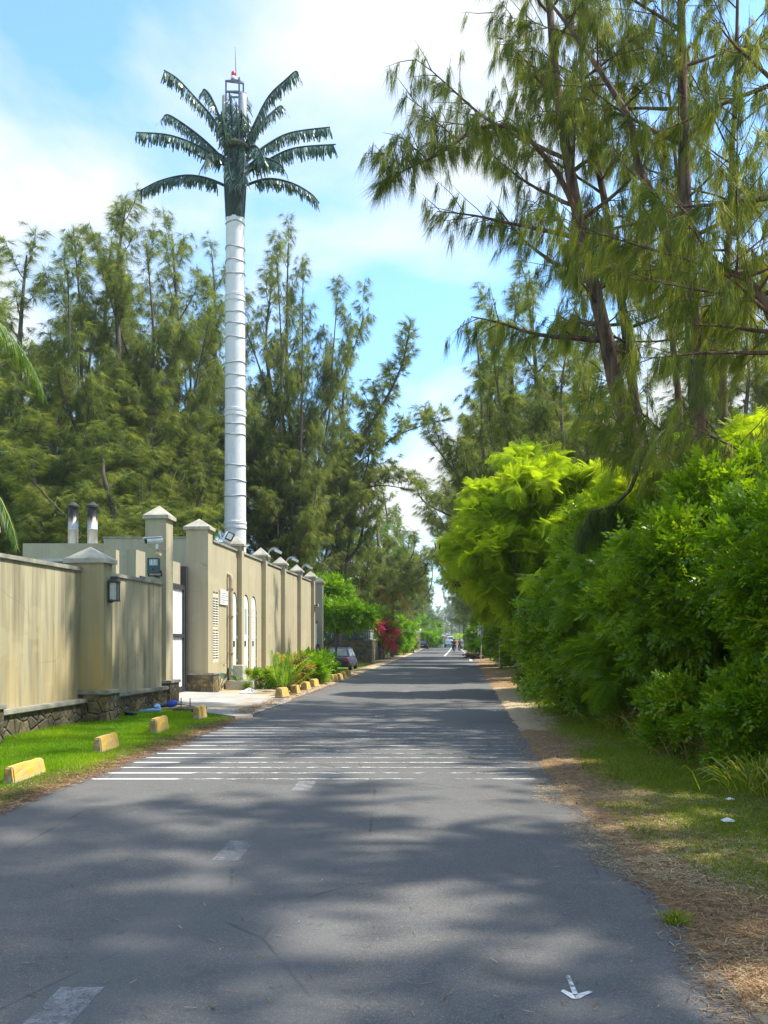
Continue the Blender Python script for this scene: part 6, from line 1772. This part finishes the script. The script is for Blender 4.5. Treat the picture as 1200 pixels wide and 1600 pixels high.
def bicycle(lab, loc, rz, paint, group):
    root = thing('bicycle', lab, 'bicycle', loc, rz, group); Mr = Matrix.Rotation(R(90), 3, 'Y')
    for y in (-.52, .52):
        m = MB(); pts = [(0, y + .33 * math.cos(2 * PI * k / 24), .34 + .33 * math.sin(2 * PI * k / 24)) for k in range(25)]; m.tube(pts, .02, 7, cap=False); wh = m.build('tyre', M['black'], root)
        m = MB()
        for k in range(12): a = 2 * PI * k / 12; m.bar((0, y, .34), (0, y + .31 * math.cos(a), .34 + .31 * math.sin(a)), .004)
        m.lathe([(.02, -.05), (.025, 0), (.02, .05)], c=(0, y, .34), n=8, M=Mr); m.build('spokes', M['grey_metal'], wh)
    m = MB(); bb, st_, hdp = (0, -.06, .30), (0, -.20, .84), (0, .36, .86)
    for a, b, r in ((bb, st_, .018), (bb, (0, .40, .72), .02), ((0, -.18, .78), hdp, .018), ((0, .38, .70), (0, .35, .95), .018), ((0, .39, .74), (0, .52, .34), .016), (bb, (0, -.52, .34), .012), ((0, -.19, .78), (0, -.52, .34), .011)): m.tube([a, b], r, 7)
    m.build('frame', paint, root)
    MB().box((0, -.22, .90), (.14, .26, .06), top=.7).build('saddle', M['black'], root, bevel=.015)
    m = MB(); m.tube([(-.29, .28, 1.02), (-.2, .36, 1.03), (0, .37, 1.0), (.2, .36, 1.03), (.29, .28, 1.02)], .015, 7); m.build('handlebar', M['grey_metal'], root)
    m = MB(); m.lathe([(.09, -.008), (.09, .008)], c=(.06, -.06, .30), n=16, M=Mr); m.bar((.08, -.06, .30), (.10, .05, .18), .02); m.bar((-.08, -.06, .30), (-.10, -.17, .42), .02); m.build('crank', M['dark_metal'], root)
    for s, c in ((1, (.15, .05, .18)), (-1, (-.15, -.17, .42))): MB().box(c, (.10, .07, .02)).build('pedal', M['black'], root)
    return root
RIDE = dict(pelvis=(0, -.20, .99), chest=(0, .02, 1.32), neck=(0, .09, 1.47), head=(0, .15, 1.60), shl=(-.19, .06, 1.39), shr=(.19, .06, 1.39), ell=(-.27, .16, 1.17), elr=(.27, .16, 1.17), wrl=(-.27, .22, 1.06), wrr=(.27, .22, 1.06),
            hipl=(-.10, -.16, .95), hipr=(.10, -.16, .95), knl=(-.12, .20, .80), knr=(.12, .12, .62), anl=(-.13, -.16, .50), anr=(.13, .02, .25), toel=(-.14, -.04, .455), toer=(.14, .16, .215))
STAND = dict(pelvis=(0, 0, .93), chest=(0, .0, 1.27), neck=(0, .0, 1.45), head=(0, .03, 1.60), shl=(-.19, 0, 1.37), shr=(.19, 0, 1.37), ell=(-.25, -.02, 1.10), elr=(.25, -.02, 1.10), wrl=(-.26, .06, .86), wrr=(.26, .06, .86),
             hipl=(-.10, 0, .87), hipr=(.10, 0, .87), knl=(-.11, .08, .48), knr=(.11, -.02, .48), anl=(-.11, .10, .09), anr=(.11, -.16, .10), toel=(-.12, .24, .045), toer=(.12, -.02, .05))
def cloth_m(n, c): return pmat(n, c, tuple(x * .7 for x in c), 12, .85, .2, bump=.2)
GY = 'cyclists riding towards the camera'
for p, Y, sh_, tr_, bp, who in ((710.6, 116, (.30, .03, .08), (.02, .02, .025), (.35, .05, .05), 'front'), (708.2, 121, (.02, .025, .05), (.03, .03, .04), (.05, .06, .09), 'dark'), (718.6, 119, (.26, .10, .06), (.06, .045, .035), (.10, .06, .05), 'edge')):
    lab = {'front': 'person in a dark red top cycling towards the camera, in front of the other', 'dark': 'person in dark clothes cycling half hidden behind the red topped rider', 'edge': 'person in a rust coloured top cycling along the white edge line'}[who]
    lb = {'front': 'red bicycle ridden in front in the middle of the lane', 'dark': 'dark bicycle ridden just behind the red one', 'edge': 'brown bicycle ridden along the white edge line'}[who]
    l = vloc(p, Y); bicycle(lb, l, R(176), carpaint('bicycle_' + who, bp), 'bicycles on the road')
    person(lab, l, R(176), RIDE, cloth_m('top_' + who, sh_), cloth_m('legs_' + who, tr_), GY)
person('person in dark clothes with a white top walking on the far left verge', vloc(679.3, 228), R(10), STAND, cloth_m('top_walk', (.06, .06, .07)), cloth_m('legs_walk', (.02, .02, .025)))

# ---------------------------------------------------------------- sign, posts, garden wall
def sign():
    Y = 72.5; b = Vector((px(751.5, Y), Y, 0)); b.z = gz(b.x, Y)
    t = thing('road_sign', 'grey back of a rectangular road sign on a pale post at the right verge', 'sign', b)
    zt, zb = pz(977.5, Y) - b.z, pz(994.5, Y) - b.z
    MB().box((.04, 0, (zt + zb) / 2), (.60, .02, zt - zb)).build('sign_panel', pmat('sign_back', (.72, .75, .78), (.60, .63, .66), 4, .5), t, bevel=.006)
    m = MB(); m.tube([(-.03, .05, -.3), (.03, .05, 1.2), (.07, .05, zt + .05)], .038, 10); m.build('post', pmat('pale_post', (.56, .58, .50), (.42, .44, .36), 5, .6), t)
    for s in (-1, 1): MB().box((.05 + s * .18, -.03, zb + .10), (.11, .03, .13)).build('small_plate', M['dark_metal'], t)
    m = MB()
    m.box((.05, -.02, (zt + zb) / 2), (.035, .03, zt - zb - .05)); m.bar((-.2, -.02, zt - .2), (.3, -.02, zt - .2), .03)
    m.build('clamp_rail', M['grey_metal'], t)
sign()
def marker():
    Y = 51.5; b = Vector((px(780.5, Y), Y, 0)); b.z = gz(b.x, Y)
    t = thing('marker_post', 'thin pale post with a broken thicker stub at the edge of the right bushes', 'post', b)
    m = MB(); m.tube([(0, 0, -.2), (0, 0, pz(993, Y) - b.z)], .022, 8); m.build('thin_pole', M['white_plastic'], t)
    m = MB(); m.tube([(.03, .06, -.2), (.03, .06, .35), (-.02, .06, .62)], [.07, .065, .04], 8); m.tube([(.05, .06, .3), (.12, .06, .62)], [.05, .02], 7); m.build('broken_stub', M['block_concrete'], t)
marker()
def heap():
    Y = 78; b = Vector((px(737, Y), Y, 0)); b.z = gz(b.x, Y); m = MB(); r_ = random.Random(12)
    for i in range(26):
        a = r_.uniform(0, 3.14); c = Vector((r_.uniform(-.6, .6), r_.uniform(-.6, .6), r_.uniform(.02, .45))); d = Vector((math.cos(a), math.sin(a), r_.uniform(-.3, .3))) * r_.uniform(.3, .6)
        m.tube([c - d, c + Vector((0, 0, .05)), c + d], [.06, .07, .04], 6)
    o = m.build('brushwood_heap', pmat('dead_wood', (.20, .14, .09), (.10, .07, .045), 4, .9), off=None); o.location = b; tag(o, 'heap of brown cut branches on the right verge beyond the sign', 'heap')
heap()
def garden_wall():
    o3 = (px(580, 70), 70, 0); t = thing('garden_wall', 'dark rubble garden wall with a corner towards the road behind the blue grey car', 'wall', o3)
    xa, xb = px(500, 68), px(580, 70); L = Line(xb, 70, .075)
    m = MB(); m.hexa([(xa, 69.5, -.8), (xb, 70, -.8), (xb, 70.45, -.8), (xa, 69.95, -.8)], [(xa, 69.5, 1.62), (xb, 70, 1.62), (xb, 70.45, 1.62), (xa, 69.95, 1.62)]); m.build('front_wall', M['rubble'], t, o3)
    m = MB(); L.box(m, 70.46, 83.5, -.45, 0, -.8, 1.62); m.build('side_wall', M['rubble'], t, o3)
    m = MB(); L.box(m, 69.9, 83.6, -.5, .05, 1.621, 1.70); m.build('coping', M['cap'], t, o3)
    m = MB(); L.box(m, 83.52, 84.0, -.5, .08, -.5, 1.85); m.build('end_pier', M['cap'], t, o3)
    f = thing('slat_fence', 'white slat fence panel on top of the garden wall under the pink flowers', 'fence', (xb, 72, 1.7))
    m = MB(); n = 26
    for i in range(n): y = 70.6 + i * .36; L.box(m, y, y + .25, -.26, -.22, 1.70, 2.52)
    m.build('white_slats', M['white_wood'], f, (xb, 72, 1.7))
    m = MB()
    for z in (1.85, 2.35): L.box(m, 70.6, 79.9, -.30, -.262, z, z + .07)
    m.build('fence_rail', M['white_wood'], f, (xb, 72, 1.7))
    f = thing('slat_fence', 'dark slat fence along the front of the garden wall behind the lime green tree', 'fence', (xa, 70, 1.7))
    m = MB(); w = xb - xa
    for i in range(20): x = xa + w * i / 20; m.box((x + .08, 70.1 + .022 * i, 2.1), (.09, .03, .85))
    m.build('dark_slats', M['cage'], f, (xa, 70, 1.7))
    m = MB(); m.bar((xa, 70.14, 2.3), (xb, 70.62, 2.3), .06); m.bar((xa, 70.14, 1.9), (xb, 70.62, 1.9), .06); m.build('fence_rail', M['cage'], f, (xa, 70, 1.7))
garden_wall()
def gate_piers():
    Y = 146
    for p, w_, lab in ((652.5, .9, 'beige gate pier with two white globe lamps beyond the green garden bush'), (657.5, .8, 'beige boundary wall pier behind the one with globe lamps')):
        Yq = Y if p < 655 else Y + 14
        b = Vector((px(p, Yq), Yq, 0)); b.z = gz(b.x, Yq); t = thing('gate_pier', lab, 'pillar', b)
        h = pz(988, Yq) - b.z
        MB().box((0, 0, h / 2 - .2), (w_, .9, h + .4)).build('shaft', M['stucco'], t); m = MB(); m.box((0, 0, h + .08), (w_ + .2, 1.1, .16), top=.8); m.build('cap', M['cap'], t)
        if p < 655:
            for s in (-1, 1):
                MB().lathe([(.05, 0), (.16, .06), (.22, .2), (.16, .34), (.02, .4)], c=(s * .42, 0, h + .16), n=14).build('globe_lamp', M['white_plastic'], t)
gate_piers()
# ---------------------------------------------------------------- light, sky, camera
SUN_EL, SUN_AZ = R(56), math.atan2(.995, .08)          # azimuth from +Y towards +X
sd = Vector((math.cos(SUN_EL) * math.sin(SUN_AZ), math.cos(SUN_EL) * math.cos(SUN_AZ), math.sin(SUN_EL)))
ld = bpy.data.lights.new('sun', 'SUN'); ld.energy = 3.4; ld.angle = R(1.0); ld.color = (1.0, .94, .84)
lo = bpy.data.objects.new('sun', ld); COL.objects.link(lo); lo.rotation_euler = (-sd).to_track_quat('-Z', 'Y').to_euler(); lo.location = (20, 20, 60)

w = bpy.data.worlds.new('World'); scene.world = w; w.use_nodes = True
nt = w.node_tree; nt.nodes.clear()
def N(k, **kw):
    n = nt.nodes.new(k)
    for a, b in kw.items(): setattr(n, a, b)
    return n
out = N('ShaderNodeOutputWorld'); bg = N('ShaderNodeBackground'); bg.inputs[1].default_value = .14
sky = N('ShaderNodeTexSky', sky_type='NISHITA', sun_disc=False, sun_elevation=SUN_EL, sun_rotation=SUN_AZ, air_density=1.0, dust_density=.8, ozone_density=1.6)
tc = N('ShaderNodeTexCoord'); sep = N('ShaderNodeSeparateXYZ'); nt.links.new(tc.outputs['Generated'], sep.inputs[0])
def mth(op, a, b=0.0, clamp=False):
    n = N('ShaderNodeMath', operation=op, use_clamp=clamp)
    for i, v in ((0, a), (1, b)):
        if isinstance(v, bpy.types.NodeSocket): nt.links.new(v, n.inputs[i])
        else: n.inputs[i].default_value = v
    return n.outputs[0]
den = mth('ADD', mth('MAXIMUM', sep.outputs[2], 0.0), .22)
comb = N('ShaderNodeCombineXYZ'); nt.links.new(mth('DIVIDE', sep.outputs[0], den), comb.inputs[0]); nt.links.new(mth('DIVIDE', sep.outputs[1], den), comb.inputs[1])
mp = N('ShaderNodeMapping'); nt.links.new(comb.outputs[0], mp.inputs[0]); mp.inputs['Location'].default_value = (CLX, CLY, 0.0); mp.inputs['Scale'].default_value = (1.0, .8, 1)
nz1 = N('ShaderNodeTexNoise'); nt.links.new(mp.outputs[0], nz1.inputs[0]); nz1.inputs['Scale'].default_value = 1.5; nz1.inputs['Detail'].default_value = 7; nz1.inputs['Roughness'].default_value = .52; nz1.inputs['Distortion'].default_value = .25
rp = N('ShaderNodeValToRGB'); nt.links.new(nz1.outputs[0], rp.inputs[0])
rp.color_ramp.elements[0].position = .435; rp.color_ramp.elements[0].color = (.05, .05, .05, 1)
rp.color_ramp.elements[1].position = .585; rp.color_ramp.elements[1].color = (1, 1, 1, 1)
tint = N('ShaderNodeMix', data_type='RGBA', blend_type='MULTIPLY'); tint.inputs[0].default_value = 1
nt.links.new(sky.outputs[0], tint.inputs[6]); tint.inputs[7].default_value = (.78, 1.10, 1.32, 1)
mx = N('ShaderNodeMix', data_type='RGBA'); nt.links.new(rp.outputs[0], mx.inputs[0]); nt.links.new(tint.outputs[2], mx.inputs[6]); mx.inputs[7].default_value = (3.2, 3.35, 3.4, 1)
nt.links.new(mx.outputs[2], bg.inputs[0]); nt.links.new(bg.outputs[0], out.inputs[0])

cam = bpy.data.cameras.new('camera'); co = bpy.data.objects.new('camera', cam); COL.objects.link(co)
co.location = (0, 0, EYE); co.rotation_euler = (R(90), 0, 0)
cam.sensor_fit = 'HORIZONTAL'; cam.sensor_width = 36; cam.lens = 36 * F / 1200; cam.shift_y = 200 / 1200
cam.clip_start = .1; cam.clip_end = 6000; scene.camera = co
scene.render.resolution_x, scene.render.resolution_y = 768, 1024
scene.view_settings.view_transform = 'Standard'; scene.view_settings.look = 'None'; scene.view_settings.gamma = 1; scene.view_settings.exposure = EXPO
scene.cycles.use_denoising = True; scene.cycles.denoiser = 'OPENIMAGEDENOISE'; scene.cycles.denoising_input_passes = 'RGB_ALBEDO_NORMAL'; scene.cycles.denoising_prefilter = 'NONE'; scene.cycles.sample_clamp_indirect = 6
scene.cycles.max_bounces = 8; scene.cycles.transparent_max_bounces = 12; scene.cycles.diffuse_bounces = 4
# a thin sea haze over the whole place
def haze():
    m = MB(); x0, x1, y0, y1, z0, z1 = -1500, 1500, -60, 3200, -2.5, 45
    m.box(((x0 + x1) / 2, (y0 + y1) / 2, (z0 + z1) / 2), (x1 - x0, y1 - y0, z1 - z0))
    t = NT('haze_air'); v = t.n('ShaderNodeVolumePrincipled', Density=HZ); v.inputs['Color'].default_value = (.82, .90, 1.0, 1); v.inputs['Anisotropy'].default_value = .2
    t.t.links.new(v.outputs[0], t.out.inputs['Volume'])
    tag(m.build('haze', t.m), kind='stuff')
haze()
